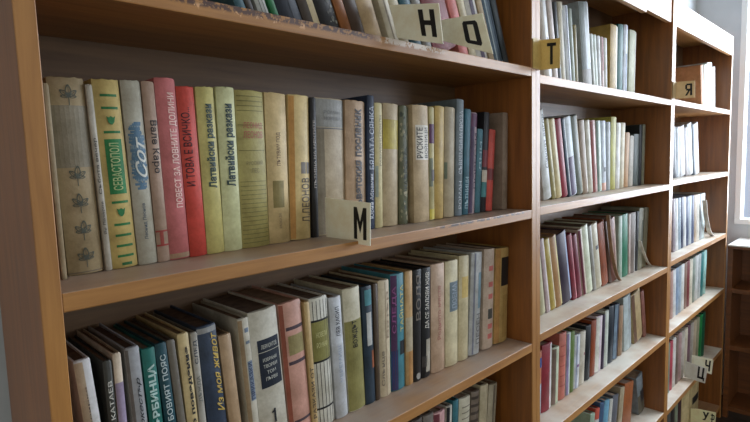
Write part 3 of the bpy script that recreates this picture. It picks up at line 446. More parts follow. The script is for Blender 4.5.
 (0.286, 0.045, 0.298, 0.0101, 0.213, 0.13, -22.78, (40, 108, 64), None, 0.35, 'green book next to the frayed white one on the top shelf', 'books on the top shelf of the near bookcase', 'book', {}),
 (0.3002, 0.045, 0.298, 0.0348, 0.213, 0.13, -22.78, (48, 52, 62), None, 0.35, 'black-blue book leaning beside the green one on the top shelf', 'books on the top shelf of the near bookcase', 'book', {'bands': [(0.5, 0.55, 0, 1, (30, 32, 40))]}),
 (0.3395, 0.045, 0.298, 0.027, 0.213, 0.13, -22.78, (74, 64, 56), None, 0.35, 'dark brown book with a cream edge on the top shelf', 'books on the top shelf of the near bookcase', 'book', {'bands': [(0.5, 1, 0, 1, (178, 160, 120))]}),
 (0.3694, 0.045, 0.298, 0.0344, 0.213, 0.13, -22.78, (40, 38, 38), None, 0.35, 'black book with a grey speckled strip on the top shelf', 'books on the top shelf of the near bookcase', 'book', {'art': 'speckle'}),
 (0.4081, 0.045, 0.298, 0.0195, 0.213, 0.13, -22.78, (150, 92, 46), None, 0.35, 'orange-brown book leaning after the speckled black one', 'books on the top shelf of the near bookcase', 'book', {'bands': []}),
 (0.4309, 0.045, 0.298, 0.0247, 0.213, 0.13, -22.78, (76, 58, 46), None, 0.35, 'dark chestnut book between orange-brown and broad tan ones', 'books on the top shelf of the near bookcase', 'book', {}),
 (0.4592, 0.045, 0.298, 0.0341, 0.213, 0.13, -22.78, (186, 160, 124), None, 0.35, 'broad tan book beside the H card on the top shelf', 'books on the top shelf of the near bookcase', 'book', {}),
 (0.5108, 0.045, 0.298, 0.0224, 0.213, 0.13, -22.78, (196, 188, 168), None, 0.35, 'white-paged book just behind the H card', 'books on the top shelf of the near bookcase', 'book', {'bands': [(0.35, 0.5, 0, 1, (140, 130, 114))]}),
 (0.5357, 0.045, 0.298, 0.0225, 0.213, 0.13, -22.78, (176, 166, 140), None, 0.35, 'beige book mostly hidden by the H card', 'books on the top shelf of the near bookcase', 'book', {}),
 (0.5653, 0.045, 0.298, 0.0265, 0.213, 0.13, -22.78, (40, 76, 88), None, 0.35, 'dark teal book peeping over the H card', 'books on the top shelf of the near bookcase', 'book', {}),
 (0.5966, 0.045, 0.298, 0.0224, 0.213, 0.13, -22.78, (120, 116, 110), None, 0.35, 'grey book between the dark teal and dark red ones', 'books on the top shelf of the near bookcase', 'book', {}),
 (0.6262, 0.045, 0.298, 0.0668, 0.213, 0.13, -22.78, (116, 28, 30), None, 0.35, 'dark red book standing behind the O card', 'books on the top shelf of the near bookcase', 'book', {}),
 (0.7044, 0.045, 0.298, 0.0264, 0.213, 0.13, -22.78, (200, 116, 112), None, 0.35, 'rose pink book beside the dark red one over the O card', 'books on the top shelf of the near bookcase', 'book', {}),
 (0.7362, 0.045, 0.298, 0.0208, 0.213, 0.13, -22.78, (192, 180, 150), None, 0.35, 'cream book above the corner of the O card', 'books on the top shelf of the near bookcase', 'book', {}),
 (0.7618, 0.045, 0.298, 0.0356, 0.213, 0.13, -22.78, (190, 186, 180), None, 0.35, 'white book with dark vertical stripes behind the O card', 'books on the top shelf of the near bookcase', 'book', {'bands': [(0.3, 0.65, 0, 1, (60, 40, 66))]}),
 (0.8036, 0.045, 0.298, 0.0168, 0.213, 0.13, -22.78, (170, 150, 120), None, 0.35, 'beige book showing beyond the edge of the O card', 'books on the top shelf of the near bookcase', 'book', {}),
 (0.8242, 0.045, 0.298, 0.0284, 0.213, 0.13, -22.78, (84, 104, 122), None, 0.35, 'blue-grey glossy book, last but one on the top shelf', 'books on the top shelf of the near bookcase', 'book', {'bands': [(0.2, 0.3, 0, 1, (160, 176, 186)), (0.6, 0.7, 0, 1, (50, 66, 84))]}),
 (0.8584, 0.045, 0.298, 0.0181, 0.213, 0.13, -22.78, (62, 70, 76), None, 0.35, 'dark slate book, last on the top shelf of the near bookcase', 'books on the top shelf of the near bookcase', 'book', {}),
 (1.0644, 0.06, 0.287, 0.0397, 0.21, 0.125, -11.67, (206, 208, 210), None, 0.35, "white spotted book, first from left on middle bookcase's top shelf", 'books on the top shelf of the middle bookcase', 'book', {'bands': [(0, 0.45, 0, 1, (160, 150, 136)), (0.6, 0.75, 0.3, 0.5, (110, 110, 110))]}),
 (1.112, 0.06, 0.287, 0.022, 0.21, 0.125, -11.76, (206, 196, 192), None, 0.35, "pinkish white book, second from left on middle bookcase's top shelf", 'books on the top shelf of the middle bookcase', 'book', {'bands': [(0.4, 0.7, 0.2, 0.5, (190, 186, 120))]}),
 (1.1351, 0.06, 0.287, 0.0149, 0.199, 0.125, -9.53, (70, 74, 78), None, 0.35, "dark grey thin book, third from left on middle bookcase's top shelf", 'books on the top shelf of the middle bookcase', 'book', {}),
 (1.1512, 0.06, 0.287, 0.0256, 0.203, 0.125, -7.5, (196, 190, 170), None, 0.35, "cream book with spotted spine, fourth from left on middle bookcase's top shelf", 'books on the top shelf of the middle bookcase', 'book', {'bands': [(0.6, 0.8, 0.1, 0.9, (120, 120, 116))]}),
 (1.1832, 0.06, 0.287, 0.0265, 0.1995, 0.125, -8.68, (204, 210, 218), None, 0.35, "white book with a dark line, fifth from left on middle bookcase's top shelf", 'books on the top shelf of the middle bookcase', 'book', {'bands': [(0.35, 0.55, 0, 1, (40, 48, 76))]}),
 (1.211, 0.06, 0.287, 0.0176, 0.1965, 0.125, -8.09, (150, 160, 150), None, 0.35, "thin grey-green book, sixth from left on middle bookcase's top shelf", 'books on the top shelf of the middle bookcase', 'book', {}),
 (1.2294, 0.06, 0.287, 0.0166, 0.1605, 0.125, -6.31, (124, 112, 66), None, 0.35, "short olive book, seventh from left on middle bookcase's top shelf", 'books on the top shelf of the middle bookcase', 'book', {}),
 (1.2706, 0.056, 0.287, 0.0568, 0.2241, 0.125, -9.37, (160, 170, 176), None, 0.35, "silver-spined book with dark green cover, eighth from left on middle bookcase's top shelf", 'books on the top shelf of the middle bookcase', 'book', {'bands': [(0, 0.4, 0, 1, (74, 84, 74)), (0.8, 1, 0.3, 1, (226, 232, 236)), (0.0, 1, 0, 0.23, (100, 94, 80))]}),
 (1.3416, 0.06, 0.287, 0.0129, 0.1541, 0.125, -9.53, (206, 212, 210), None, 0.35, "thin white booklet, ninth from left on middle bookcase's top shelf", 'books on the top shelf of the middle bookcase', 'book', {}),
 (1.3554, 0.06, 0.287, 0.0203, 0.1539, 0.125, -8.49, (190, 200, 194), None, 0.35, "pale green-white booklet, tenth from left on middle bookcase's top shelf", 'books on the top shelf of the middle bookcase', 'book', {}),
 (1.3765, 0.06, 0.287, 0.0218, 0.1542, 0.125, -6.48, (196, 200, 204), None, 0.35, "pale grey booklet, eleventh from left on middle bookcase's top shelf", 'books on the top shelf of the middle bookcase', 'book', {}),
 (1.3991, 0.06, 0.287, 0.0171, 0.1545, 0.125, -5.08, (200, 180, 180), None, 0.35, "pinkish booklet with red line, twelfth from left on middle bookcase's top shelf", 'books on the top shelf of the middle bookcase', 'book', {'bands': [(0.3, 0.7, 0.4, 1, (150, 60, 70))]}),
 (1.4169, 0.06, 0.287, 0.0225, 0.1549, 0.125, -3.47, (186, 186, 180), None, 0.35, "greyish white booklet, thirteenth from left on middle bookcase's top shelf", 'books on the top shelf of the middle bookcase', 'book', {}),
 (1.4483, 0.056, 0.287, 0.0528, 0.1984, 0.125, 0.35, (170, 140, 70), None, 0.35, "ochre tall book with white edge, fourteenth from left on middle bookcase's top shelf", 'books on the top shelf of the middle bookcase', 'book', {'bands': [(0.65, 1, 0, 1, (206, 204, 190))]}),
 (1.5154, 0.06, 0.287, 0.0417, 0.2104, 0.125, 0.66, (24, 90, 88), None, 0.35, "dark teal book, fifteenth from left on middle bookcase's top shelf", 'books on the top shelf of the middle bookcase', 'book', {}),
 (1.5613, 0.06, 0.287, 0.0317, 0.2156, 0.125, 0.26, (206, 212, 226), None, 0.35, "white and blue book, sixteenth from left on middle bookcase's top shelf", 'books on the top shelf of the middle bookcase', 'book', {'bands': [(0.35, 0.6, 0, 0.6, (110, 130, 160))]}),
 (1.6073, 0.06, 0.287, 0.0541, 0.2067, 0.125, 1.85, (176, 178, 150), None, 0.35, "cream green book, seventeenth from left on middle bookcase's top shelf", 'books on the top shelf of the middle bookcase', 'book', {'bands': [(0.7, 1, 0, 1, (206, 204, 190))]}),
 (1.0608, 0.0604, 0.006, 0.0389, 0.2176, 0.13, -12.21, (190, 194, 194), None, 0.35, "white book with dark script, first from left on middle bookcase's second shelf", 'books on the second shelf of the middle bookcase', 'book', {'text': [('Синият вагон', 0.45, 0.9, 0.35, 0.95, 'up', (44, 50, 58))]}),
 (1.102, 0.0609, 0.006, 0.0222, 0.1998, 0.13, -12.41, (142, 132, 80), None, 0.35, "olive dotted book, second from left on middle bookcase's second shelf", 'books on the second shelf of the middle bookcase', 'book', {'bands': [(0.4, 0.6, 0.1, 0.14, (180, 170, 110)), (0.4, 0.6, 0.3, 0.33999999999999997, (180, 170, 110)), (0.4, 0.6, 0.5, 0.54, (180, 170, 110)), (0.4, 0.6, 0.7, 0.74, (180, 170, 110))]}),
 (1.1276, 0.0613, 0.006, 0.0297, 0.2007, 0.13, -12.41, (190, 176, 130), None, 0.35, "cream-yellow book, third from left on middle bookcase's second shelf", 'books on the second shelf of the middle bookcase', 'book', {'bands': [(0.75, 1, 0, 1, (210, 200, 180))]}),
 (1.1618, 0.0618, 0.006, 0.0303, 0.2018, 0.13, -12.41, (140, 36, 52), None, 0.35, "crimson book, fourth from left on middle bookcase's second shelf", 'books on the second shelf of the middle bookcase', 'book', {'bands': [(0.8, 1, 0, 1, (190, 130, 130))]}),
 (1.1961, 0.0622, 0.006, 0.0148, 0.2052, 0.13, -12.41, (60, 74, 92), None, 0.35, "thin navy and white book, fifth from left on middle bookcase's second shelf", 'books on the second shelf of the middle bookcase', 'book', {'bands': [(0.6, 1, 0, 1, (200, 206, 210))]}),
 (1.2138, 0.0625, 0.006, 0.0368, 0.2087, 0.13, -12.41, (196, 206, 216), None, 0.35, "silvery book with purple foot, sixth from left on middle bookcase's second shelf", 'books on the second shelf of the middle bookcase', 'book', {'bands': [(0, 1, 0, 0.5, (92, 80, 110)), (0.7, 1, 0, 1, (170, 190, 196))]}),
 (1.2531, 0.0629, 0.006, 0.0369, 0.213, 0.13, -12.14, (92, 98, 86), None, 0.35, "grey-green book, seventh from left on middle bookcase's second shelf", 'books on the second shelf of the middle bookcase', 'book', {'bands': [(0.8, 1, 0, 1, (200, 180, 140))]}),
 (1.2915, 0.0634, 0.006, 0.0336, 0.202, 0.129, -9.78, (150, 130, 112), None, 0.35, "tan-grey book, eighth from left on middle bookcase's second shelf", 'books on the second shelf of the middle bookcase', 'book', {'bands': [(0.6, 1, 0, 1, (190, 184, 170))]}),
 (1.3286, 0.0638, 0.006, 0.0291, 0.2029, 0.129, -8.78, (188, 182, 168), None, 0.35, "cream-grey book, ninth from left on middle bookcase's second shelf", 'books on the second shelf of the middle bookcase', 'book', {}),
 (1.359, 0.0642, 0.006, 0.0306, 0.2035, 0.128, -7.35, (196, 160, 156), None, 0.35, "pink book with red edge, tenth from left on middle bookcase's second shelf", 'books on the second shelf of the middle bookcase', 'book', {'bands': [(0, 0.35, 0, 1, (140, 60, 50)), (0.5, 0.8, 0.1, 0.4, (170, 80, 76))]}),
 (1.3905, 0.0645, 0.006, 0.0305, 0.2036, 0.128, -4.99, (196, 210, 202), None, 0.35, "pale mint book, eleventh from left on middle bookcase's second shelf", 'books on the second shelf of the middle bookcase', 'book', {'bands': [(0, 0.25, 0, 1, (110, 130, 120))]}),
 (1.4222, 0.0648, 0.006, 0.0299, 0.2042, 0.128, -3.08, (190, 200, 214), None, 0.35, "light blue-grey book, twelfth from left on middle bookcase's second shelf", 'books on the second shelf of the middle bookcase', 'book', {'bands': [(0.3, 0.7, 0.28, 0.34, (40, 46, 60)), (0.0, 1, 0, 0.12, (200, 150, 130))]}),
 (1.4528, 0.0651, 0.006, 0.0304, 0.2022, 0.127, -1.02, (150, 158, 164), None, 0.35, "grey book, thirteenth from left on middle bookcase's second shelf", 'books on the second shelf of the middle bookcase', 'book', {}),
 (1.484, 0.0655, 0.006, 0.0401, 0.2184, 0.127, 0.97, (172, 168, 76), None, 0.35, "tall yellow-olive book, fourteenth from left on middle bookcase's second shelf", 'books on the second shelf of the middle bookcase', 'book', {'bands': [(0.8, 1, 0, 1, (206, 206, 150))]}),
 (1.5268, 0.0659, 0.006, 0.0329, 0.2018, 0.127, 1.68, (214, 214, 212), None, 0.35, "white book, fifteenth from left on middle bookcase's second shelf", 'books on the second shelf of the middle bookcase', 'book', {}),
 (1.5615, 0.0662, 0.006, 0.0335, 0.203, 0.126, 2.54, (204, 196, 170), None, 0.35, "cream book, sixteenth from left on middle bookcase's second shelf", 'books on the second shelf of the middle bookcase', 'book', {}),
 (1.5975, 0.0665, 0.006, 0.0351, 0.1731, 0.126, 4.05, (186, 146, 104), None, 0.35, "short tan-orange book, seventeenth from left on middle bookcase's second shelf", 'books on the second shelf of the middle bookcase', 'book', {}),
 (1.6386, 0.0669, 0.006, 0.0386, 0.1637, 0.126, 2.22, (178, 172, 162), None, 0.35, "short beige-grey book, eighteenth from left on middle bookcase's second shelf", 'books on the second shelf of the middle bookcase', 'book', {}),
 (1.6819, 0.0673, 0.006, 0.0484, 0.1706, 0.125, 0.92, (60, 72, 66), None, 0.35, "short dark green book, nineteenth from left on middle bookcase's second shelf", 'books on the second shelf of the middle bookcase', 'book', {}),
 (1.7324, 0.0677, 0.006, 0.0254, 0.2008, 0.125, 0.75, (26, 28, 30), None, 0.35, "tall black book, twentieth from left on middle bookcase's second shelf", 'books on the second shelf of the middle bookcase', 'book', {}),
 (1.7612, 0.0679, 0.006, 0.0256, 0.2033, 0.125, 1.37, (120, 120, 100), None, 0.35, "thin olive-grey book, twenty-first from left on middle bookcase's second shelf", 'books on the second shelf of the middle bookcase', 'book', {}),
 (1.037, 0.06, -0.276, 0.0298, 0.1925, 0.13, -10.25, (176, 172, 140), None, 0.35, "cream-green book, first from left on middle bookcase's third shelf", 'books on the third shelf of the middle bookcase', 'book', {}),
 (1.0721, 0.0599, -0.276, 0.0185, 0.1926, 0.13, -11.47, (190, 172, 178), None, 0.35, "lilac-white book, second from left on middle bookcase's third shelf", 'books on the third shelf of the middle bookcase', 'book', {'bands': [(0.5, 1, 0, 1, (210, 200, 196))]}),
 (1.0948, 0.0597, -0.276, 0.0287, 0.1892, 0.13, -12.41, (170, 150, 70), None, 0.35, "olive-yellow book, third from left on middle bookcase's third shelf", 'books on the third shelf of the middle bookcase', 'book', {'bands': [(0.65, 1, 0, 1, (200, 190, 160))]}),
 (1.126, 0.0595, -0.276, 0.0334, 0.1918, 0.13, -12.41, (170, 130, 84), None, 0.35, "tan book with cream edge, fourth from left on middle bookcase's third shelf", 'books on the third shelf of the middle bookcase', 'book', {'bands': [(0.6, 1, 0, 1, (196, 180, 124))]}),
 (1.1629, 0.0592, -0.276, 0.0518, 0.1932, 0.13, -12.41, (52, 38, 58), None, 0.35, "thick dark purple book, fifth from left on middle bookcase's third shelf", 'books on the third shelf of the middle bookcase', 'book', {'bands': [(0.72, 0.95, 0, 1, (140, 150, 180))]}),
 (1.2192, 0.059, -0.276, 0.0267, 0.1851, 0.13, -12.41, (120, 34, 50), None, 0.35, "maroon book with pink edge, sixth from left on middle bookcase's third shelf", 'books on the third shelf of the middle bookcase', 'book', {'bands': [(0.5, 0.8, 0, 1, (176, 90, 100))]}),
 (1.2486, 0.0588, -0.276, 0.0273, 0.181, 0.13, -12.41, (110, 28, 48), None, 0.35, "maroon book with pale edge, seventh from left on middle bookcase's third shelf", 'books on the third shelf of the middle bookcase', 'book', {'bands': [(0.7, 1, 0, 1, (170, 110, 120))]}),
 (1.2853, 0.0587, -0.276, 0.0235, 0.1924, 0.13, -12.41, (196, 180, 166), None, 0.35, "creamy pink book, eighth from left on middle bookcase's third shelf", 'books on the third shelf of the middle bookcase', 'book', {'bands': [(0, 0.4, 0, 1, (100, 30, 50))]}),
 (1.3118, 0.0586, -0.276, 0.0374, 0.198, 0.13, -12.41, (200, 206, 184), None, 0.35, "pale mint book, ninth from left on middle bookcase's third shelf", 'books on the third shelf of the middle bookcase', 'book', {}),
 (1.3511, 0.0584, -0.276, 0.0201, 0.1949, 0.13, -12.41, (150, 150, 146), None, 0.35, "grey book, tenth from left on middle bookcase's third shelf", 'books on the third shelf of the middle bookcase', 'book', {}),
 (1.3733, 0.0583, -0.276, 0.0396, 0.197, 0.13, -12.41, (196, 190, 170), None, 0.35, "cream book with small dark mark, eleventh from left on middle bookcase's third shelf", 'books on the third shelf of the middle bookcase', 'book', {'bands': [(0.3, 0.75, 0.6, 0.66, (70, 70, 80))]}),
 (1.4176, 0.0581, -0.276, 0.0447, 0.1956, 0.13, -12.41, (140, 70, 36), None, 0.35, "rust-brown book, twelfth from left on middle bookcase's third shelf", 'books on the third shelf of the middle bookcase', 'book', {}),
 (1.4653, 0.058, -0.276, 0.0178, 0.1961, 0.13, -12.15, (84, 60, 48), None, 0.35, "dark brown thin book, thirteenth from left on middle bookcase's third shelf", 'books on the third shelf of the middle bookcase', 'book', {}),
 (1.4864, 0.0579, -0.276, 0.045, 0.1977, 0.13, -8.11, (120, 74, 60), None, 0.35, "brown-red book with pale edge, fourteenth from left on middle bookcase's third shelf", 'books on the third shelf of the middle bookcase', 'book', {'bands': [(0.7, 1, 0, 1, (200, 170, 150))]}),
 (1.5408, 0.0577, -0.276, 0.027, 0.1983, 0.13, -1.65, (160, 176, 164), None, 0.35, "pale grey-green thin book, fifteenth from left on middle bookcase's third shelf", 'books on the third shelf of the middle bookcase', 'book', {}),
 (1.5713, 0.0576, -0.276, 0.0486, 0.1994, 0.13, -2.4, (20, 110, 78), None, 0.35, "green book, sixteenth from left on middle bookcase's third shelf", 'books on the third shelf of the middle bookcase', 'book', {}),
 (1.6205, 0.0574, -0.276, 0.0161, 0.1977, 0.13, -1.5, (190, 170, 164), None, 0.35, "thin pinkish book, seventeenth from left on middle bookcase's third shelf", 'books on the third shelf of the middle bookcase', 'book', {}),
 (1.6372, 0.0573, -0.276, 0.0438, 0.1988, 0.13, 0.57, (120, 108, 100), None, 0.35, "grey-brown book with white edge, eighteenth from left on middle bookcase's third shelf", 'books on the third shelf of the middle bookcase', 'book', {'bands': [(0.65, 1, 0, 1, (206, 206, 206))]}),
 (1.6821, 0.0572, -0.276, 0.02, 0.1986, 0.13, 2.72, (48, 48, 50), None, 0.35, "dark slate book, nineteenth from left on middle bookcase's third shelf", 'books on the third shelf of the middle bookcase', 'book', {}),
 (1.7028, 0.0571, -0.276, 0.0449, 0.2055, 0.13, 4.55, (136, 134, 116), None, 0.35, "grey marbled book, twentieth from left on middle bookcase's third shelf", 'books on the third shelf of the middle bookcase', 'book', {'bands': [(0.4, 0.7, 0.3, 0.8, (90, 96, 84))]}),
 (1.7486, 0.057, -0.276, 0.0383, 0.2038, 0.13, 6.7, (118, 112, 88), None, 0.35, "olive-grey book, twenty-first from left on middle bookcase's third shelf", 'books on the third shelf of the middle bookcase', 'book', {}),
 (0.9988, 0.052, -0.522, 0.0254, 0.1636, 0.13, 2.52, (186, 110, 80), None, 0.35, "orange and blue book, first from left on middle bookcase's fourth shelf", 'books on the fourth shelf of the middle bookcase', 'book', {'bands': [(0, 1, 0.75, 0.9, (40, 80, 150)), (0, 1, 0, 0.5, (150, 170, 186))]}),
 (1.0283, 0.052, -0.522, 0.0506, 0.1709, 0.13, 2.16, (140, 40, 52), None, 0.35, "dark red book with white edge, second from left on middle bookcase's fourth shelf", 'books on the fourth shelf of the middle bookcase', 'book', {'bands': [(0.7, 1, 0, 1, (206, 200, 200))]}),
 (1.0814, 0.052, -0.522, 0.0372, 0.1487, 0.13, 2.79, (186, 196, 170), None, 0.35, "greenish white book, third from left on middle bookcase's fourth shelf", 'books on the fourth shelf of the middle bookcase', 'book', {'bands': [(0, 0.4, 0, 1, (120, 100, 90))]}),
 (1.1193, 0.052, -0.522, 0.0393, 0.1762, 0.13, 2.97, (186, 106, 90), None, 0.35, "salmon patterned book, fourth from left on middle bookcase's fourth shelf", 'books on the fourth shelf of the middle bookcase', 'book', {'bands': [(0.1, 0.9, 0.2, 0.22, (160, 80, 70)), (0.1, 0.9, 0.35, 0.37, (160, 80, 70)), (0.1, 0.9, 0.5, 0.52, (160, 80, 70)), (0.1, 0.9, 0.65, 0.67, (160, 80, 70)), (0.1, 0.9, 0.8, 0.8200000000000001, (160, 80, 70))]}),
 (1.1615, 0.052, -0.522, 0.0217, 0.1692, 0.13, 2.44, (196, 204, 206), None, 0.35, "pale bluish book, fifth from left on middle bookcase's fourth shelf", 'books on the fourth shelf of the middle bookcase', 'book', {'bands': [(0, 0.4, 0, 1, (150, 140, 180))]}),
 (1.1845, 0.052, -0.522, 0.0245, 0.1656, 0.13, 2.45, (96, 120, 60), None, 0.35, "green book, sixth from left on middle bookcase's fourth shelf", 'books on the fourth shelf of the middle bookcase', 'book', {}),
 (1.2096, 0.052, -0.522, 0.0334, 0.1476, 0.13, 3.99, (200, 206, 214), None, 0.35, "white blue-striped book, seventh from left on middle bookcase's fourth shelf", 'books on the fourth shelf of the middle bookcase', 'book', {'bands': [(0.2, 0.35, 0, 1, (150, 160, 190)), (0.3, 1, 0.4, 0.45, (130, 100, 140))]}),
 (1.244, 0.052, -0.522, 0.0338, 0.1482, 0.13, 4.1, (196, 190, 176), None, 0.35, "cream book with small marks, eighth from left on middle bookcase's fourth shelf", 'books on the fourth shelf of the middle bookcase', 'book', {'bands': [(0.5, 0.9, 0.55, 0.6, (140, 80, 90))]}),
 (1.2809, 0.052, -0.522, 0.0349, 0.1565, 0.13, 3.16, (24, 28, 32), None, 0.35, "black book, ninth from left on middle bookcase's fourth shelf", 'books on the fourth shelf of the middle bookcase', 'book', {}),
 (1.317, 0.052, -0.522, 0.0325, 0.1618, 0.13, 4.16, (140, 66, 32), None, 0.35, "rust book, tenth from left on middle bookcase's fourth shelf", 'books on the fourth shelf of the middle bookcase', 'book', {}),
 (1.3502, 0.052, -0.522, 0.0434, 0.1641, 0.13, 4.63, (206, 190, 200), None, 0.35, "white and pink book, eleventh from left on middle bookcase's fourth shelf", 'books on the fourth shelf of the middle bookcase', 'book', {'bands': [(0, 0.4, 0, 1, (214, 214, 206))]}),
 (1.3969, 0.052, -0.522, 0.0155, 0.1629, 0.13, 3.71, (60, 46, 70), None, 0.35, "dark plum thin book, twelfth from left on middle bookcase's fourth shelf", 'books on the fourth shelf of the middle bookcase', 'book', {}),
 (1.415, 0.052, -0.522, 0.0273, 0.1697, 0.13, 3.03, (200, 208, 200), None, 0.35, "mint white book, thirteenth from left on middle bookcase's fourth shelf", 'books on the fourth shelf of the middle bookcase', 'book', {}),
 (1.4429, 0.052, -0.522, 0.0404, 0.1752, 0.13, 4.11, (20, 32, 44), None, 0.35, "dark navy book, fourteenth from left on middle bookcase's fourth shelf", 'books on the fourth shelf of the middle bookcase', 'book', {}),
 (1.4853, 0.052, -0.522, 0.0352, 0.1716, 0.13, 5.92, (28, 38, 62), None, 0.35, "navy and silver book, fifteenth from left on middle bookcase's fourth shelf", 'books on the fourth shelf of the middle bookcase', 'book', {'bands': [(0, 0.4, 0, 1, (120, 140, 160))]}),
 (1.5301, 0.052, -0.522, 0.0318, 0.1591, 0.13, 2.76, (150, 120, 92), None, 0.35, "tan-brown book, sixteenth from left on middle bookcase's fourth shelf", 'books on the fourth shelf of the middle bookcase', 'book', {}),
 (1.5851, 0.052, -0.522, 0.0602, 0.1806, 0.13, -5.03, (176, 188, 190), None, 0.35, "silver-blue book, seventeenth from left on middle bookcase's fourth shelf", 'books on the fourth shelf of the middle bookcase', 'book', {'bands': [(0.5, 1, 0, 1, (150, 160, 164))]}),
 (1.676, 0.052, -0.522, 0.0773, 0.1759, 0.13, -12.41, (176, 154, 112), None, 0.35, "beige book, eighteenth from left on middle bookcase's fourth shelf", 'books on the fourth shelf of the middle bookcase', 'book', {'bands': [(0, 0.25, 0, 1, (110, 80, 60))]}),
 (1.7635, 0.052, -0.522, 0.0277, 0.1711, 0.13, -12.41, (150, 100, 90), None, 0.35, "reddish thin book, nineteenth from left on middle bookcase's fourth shelf", 'books on the fourth shelf of the middle bookcase', 'book', {}),
 (1.3093, 0.055, -0.795, 0.0311, 0.1534, 0.13, 9.42, (150, 170, 150), None, 0.35, "pale green book, first from left on middle bookcase's fifth shelf", 'books on the fifth shelf of the middle bookcase', 'book', {}),
 (1.3417, 0.055, -0.795, 0.0309, 0.1563, 0.13, 9.98, (186, 80, 60), None, 0.35, "red-orange and white book, second from left on middle bookcase's fifth shelf", 'books on the fifth shelf of the middle bookcase', 'book', {'bands': [(0, 1, 0, 0.8, (200, 204, 204))]}),
 (1.3755, 0.055, -0.795, 0.0331, 0.1621, 0.13, 9.77, (60, 86, 120), None, 0.35, "blue book, third from left on middle bookcase's fifth shelf", 'books on the fifth shelf of the middle bookcase', 'book', {}),
 (1.4098, 0.055, -0.795, 0.038, 0.1551, 0.13, 10.68, (100, 150, 176), None, 0.35, "light blue book, fourth from left on middle bookcase's fifth shelf", 'books on the fifth shelf of the middle bookcase', 'book', {}),
 (1.4495, 0.055, -0.795, 0.0231, 0.1485, 0.13, 11.06, (196, 196, 190), None, 0.35, "white book, fifth from left on middle bookcase's fifth shelf", 'books on the fifth shelf of the middle bookcase', 'book', {}),
 (1.4756, 0.055, -0.795, 0.0474, 0.1465, 0.13, 11.0, (90, 92, 100), None, 0.35, "dark grey book, sixth from left on middle bookcase's fifth shelf", 'books on the fifth shelf of the middle bookcase', 'book', {}),
 (1.5391, 0.055, -0.795, 0.0358, 0.1532, 0.13, 10.39, (170, 156, 130), None, 0.35, "beige book, seventh from left on middle bookcase's fifth shelf", 'books on the fifth shelf of the middle bookcase', 'book', {}),
 (1.5814, 0.055, -0.795, 0.0789, 0.1458, 0.13, 9.76, (150, 84, 40), None, 0.35, "rust-orange book, eighth from left on middle bookcase's fifth shelf", 'books on the fifth shelf of the middle bookcase', 'book', {}),
 (1.7403, 0.055, -0.795, 0.0572, 0.1421, 0.13, -12.41, (120, 128, 134), None, 0.35, "glossy grey picture book, ninth from left on middle bookcase's fifth shelf", 'books on the fifth shelf of the middle bookcase', 'book', {'bands': [(0, 0.8, 0.0, 0.5, (90, 84, 70)), (0.3, 1, 0.3, 0.6, (30, 32, 36))]}),
 (2.3954, 0.045, 0.29, 0.0366, 0.1747, 0.148, -11.77, (190, 138, 98), None, 0.35, "large tan-brown book facing out, first from left on far bookcase's top shelf", 'books on the top shelf of the far bookcase', 'book', {}),
 (2.434, 0.045, 0.29, 0.0464, 0.1811, 0.13, -8.35, (150, 156, 140), None, 0.35, "grey-green book, second from left on far bookcase's top shelf", 'books on the top shelf of the far bookcase', 'book', {}),
 (2.4821, 0.045, 0.29, 0.0826, 0.1941, 0.13, -6.53, (200, 212, 220), None, 0.35, "light blue-white book, third from left on far bookcase's top shelf", 'books on the top shelf of the far bookcase', 'book', {'bands': [(0.5, 0.7, 0, 1, (160, 180, 200))]}),
 (2.575, 0.045, 0.29, 0.0498, 0.1857, 0.13, -9.06, (186, 190, 190), None, 0.35, "slim pale grey book, fourth from left on far bookcase's top shelf", 'books on the top shelf of the far bookcase', 'book', {}),
 (2.0164, 0.04, 0.017, 0.0377, 0.1875, 0.13, -8.5, (60, 66, 74), None, 0.35, "dark slim book, first from left on far bookcase's second shelf", 'books on the second shelf of the far bookcase', 'book', {}),
 (2.0562, 0.04, 0.017, 0.0389, 0.1877, 0.13, -7.52, (176, 178, 184), None, 0.35, "white book, second from left on far bookcase's second shelf", 'books on the second shelf of the far bookcase', 'book', {'bands': [(0.0, 0.3, 0, 1, (150, 160, 170))]}),
 (2.1071, 0.04, 0.017, 0.06, 0.1917, 0.13, -10.66, (180, 182, 186), None, 0.35, "broad white book, third from left on far bookcase's second shelf", 'books on the second shelf of the far bookcase', 'book', {}),
 (2.1738, 0.04, 0.017, 0.0382, 0.1891, 0.13, -12.15, (150, 146, 150), None, 0.35, "grey-mauve book, fourth from left on far bookcase's second shelf", 'books on the second shelf of the far bookcase', 'book', {}),
 (2.2186, 0.04, 0.017, 0.0554, 0.2058, 0.13, -12.41, (176, 178, 180), None, 0.35, "pale book, fifth from left on far bookcase's second shelf", 'books on the second shelf of the far bookcase', 'book', {}),
 (2.2791, 0.04, 0.017, 0.0254, 0.2068, 0.13, -12.41, (60, 76, 90), None, 0.35, "dark blue slim book, sixth from left on far bookcase's second shelf", 'books on the second shelf of the far bookcase', 'book', {}),
 (2.3097, 0.04, 0.017, 0.0589, 0.2087, 0.13, -12.41, (186, 190, 194), None, 0.35, "white jacketed book, seventh from left on far bookcase's second shelf", 'books on the second shelf of the far bookcase', 'book', {}),
 (2.0323, 0.04, -0.262, 0.0312, 0.2016, 0.125, -6.2, (150, 140, 150), None, 0.35, "mauve thin book, first from left on far bookcase's third shelf", 'books on the third shelf of the far bookcase', 'book', {}),
 (2.0647, 0.04, -0.262, 0.032, 0.201, 0.125, -5.96, (210, 212, 214), None, 0.35, "white book, second from left on far bookcase's third shelf", 'books on the third shelf of the far bookcase', 'book', {}),
 (2.0978, 0.04, -0.262, 0.0328, 0.2005, 0.125, -5.69, (140, 156, 170), None, 0.35, "blue-grey book, third from left on far bookcase's third shelf", 'books on the third shelf of the far bookcase', 'book', {}),
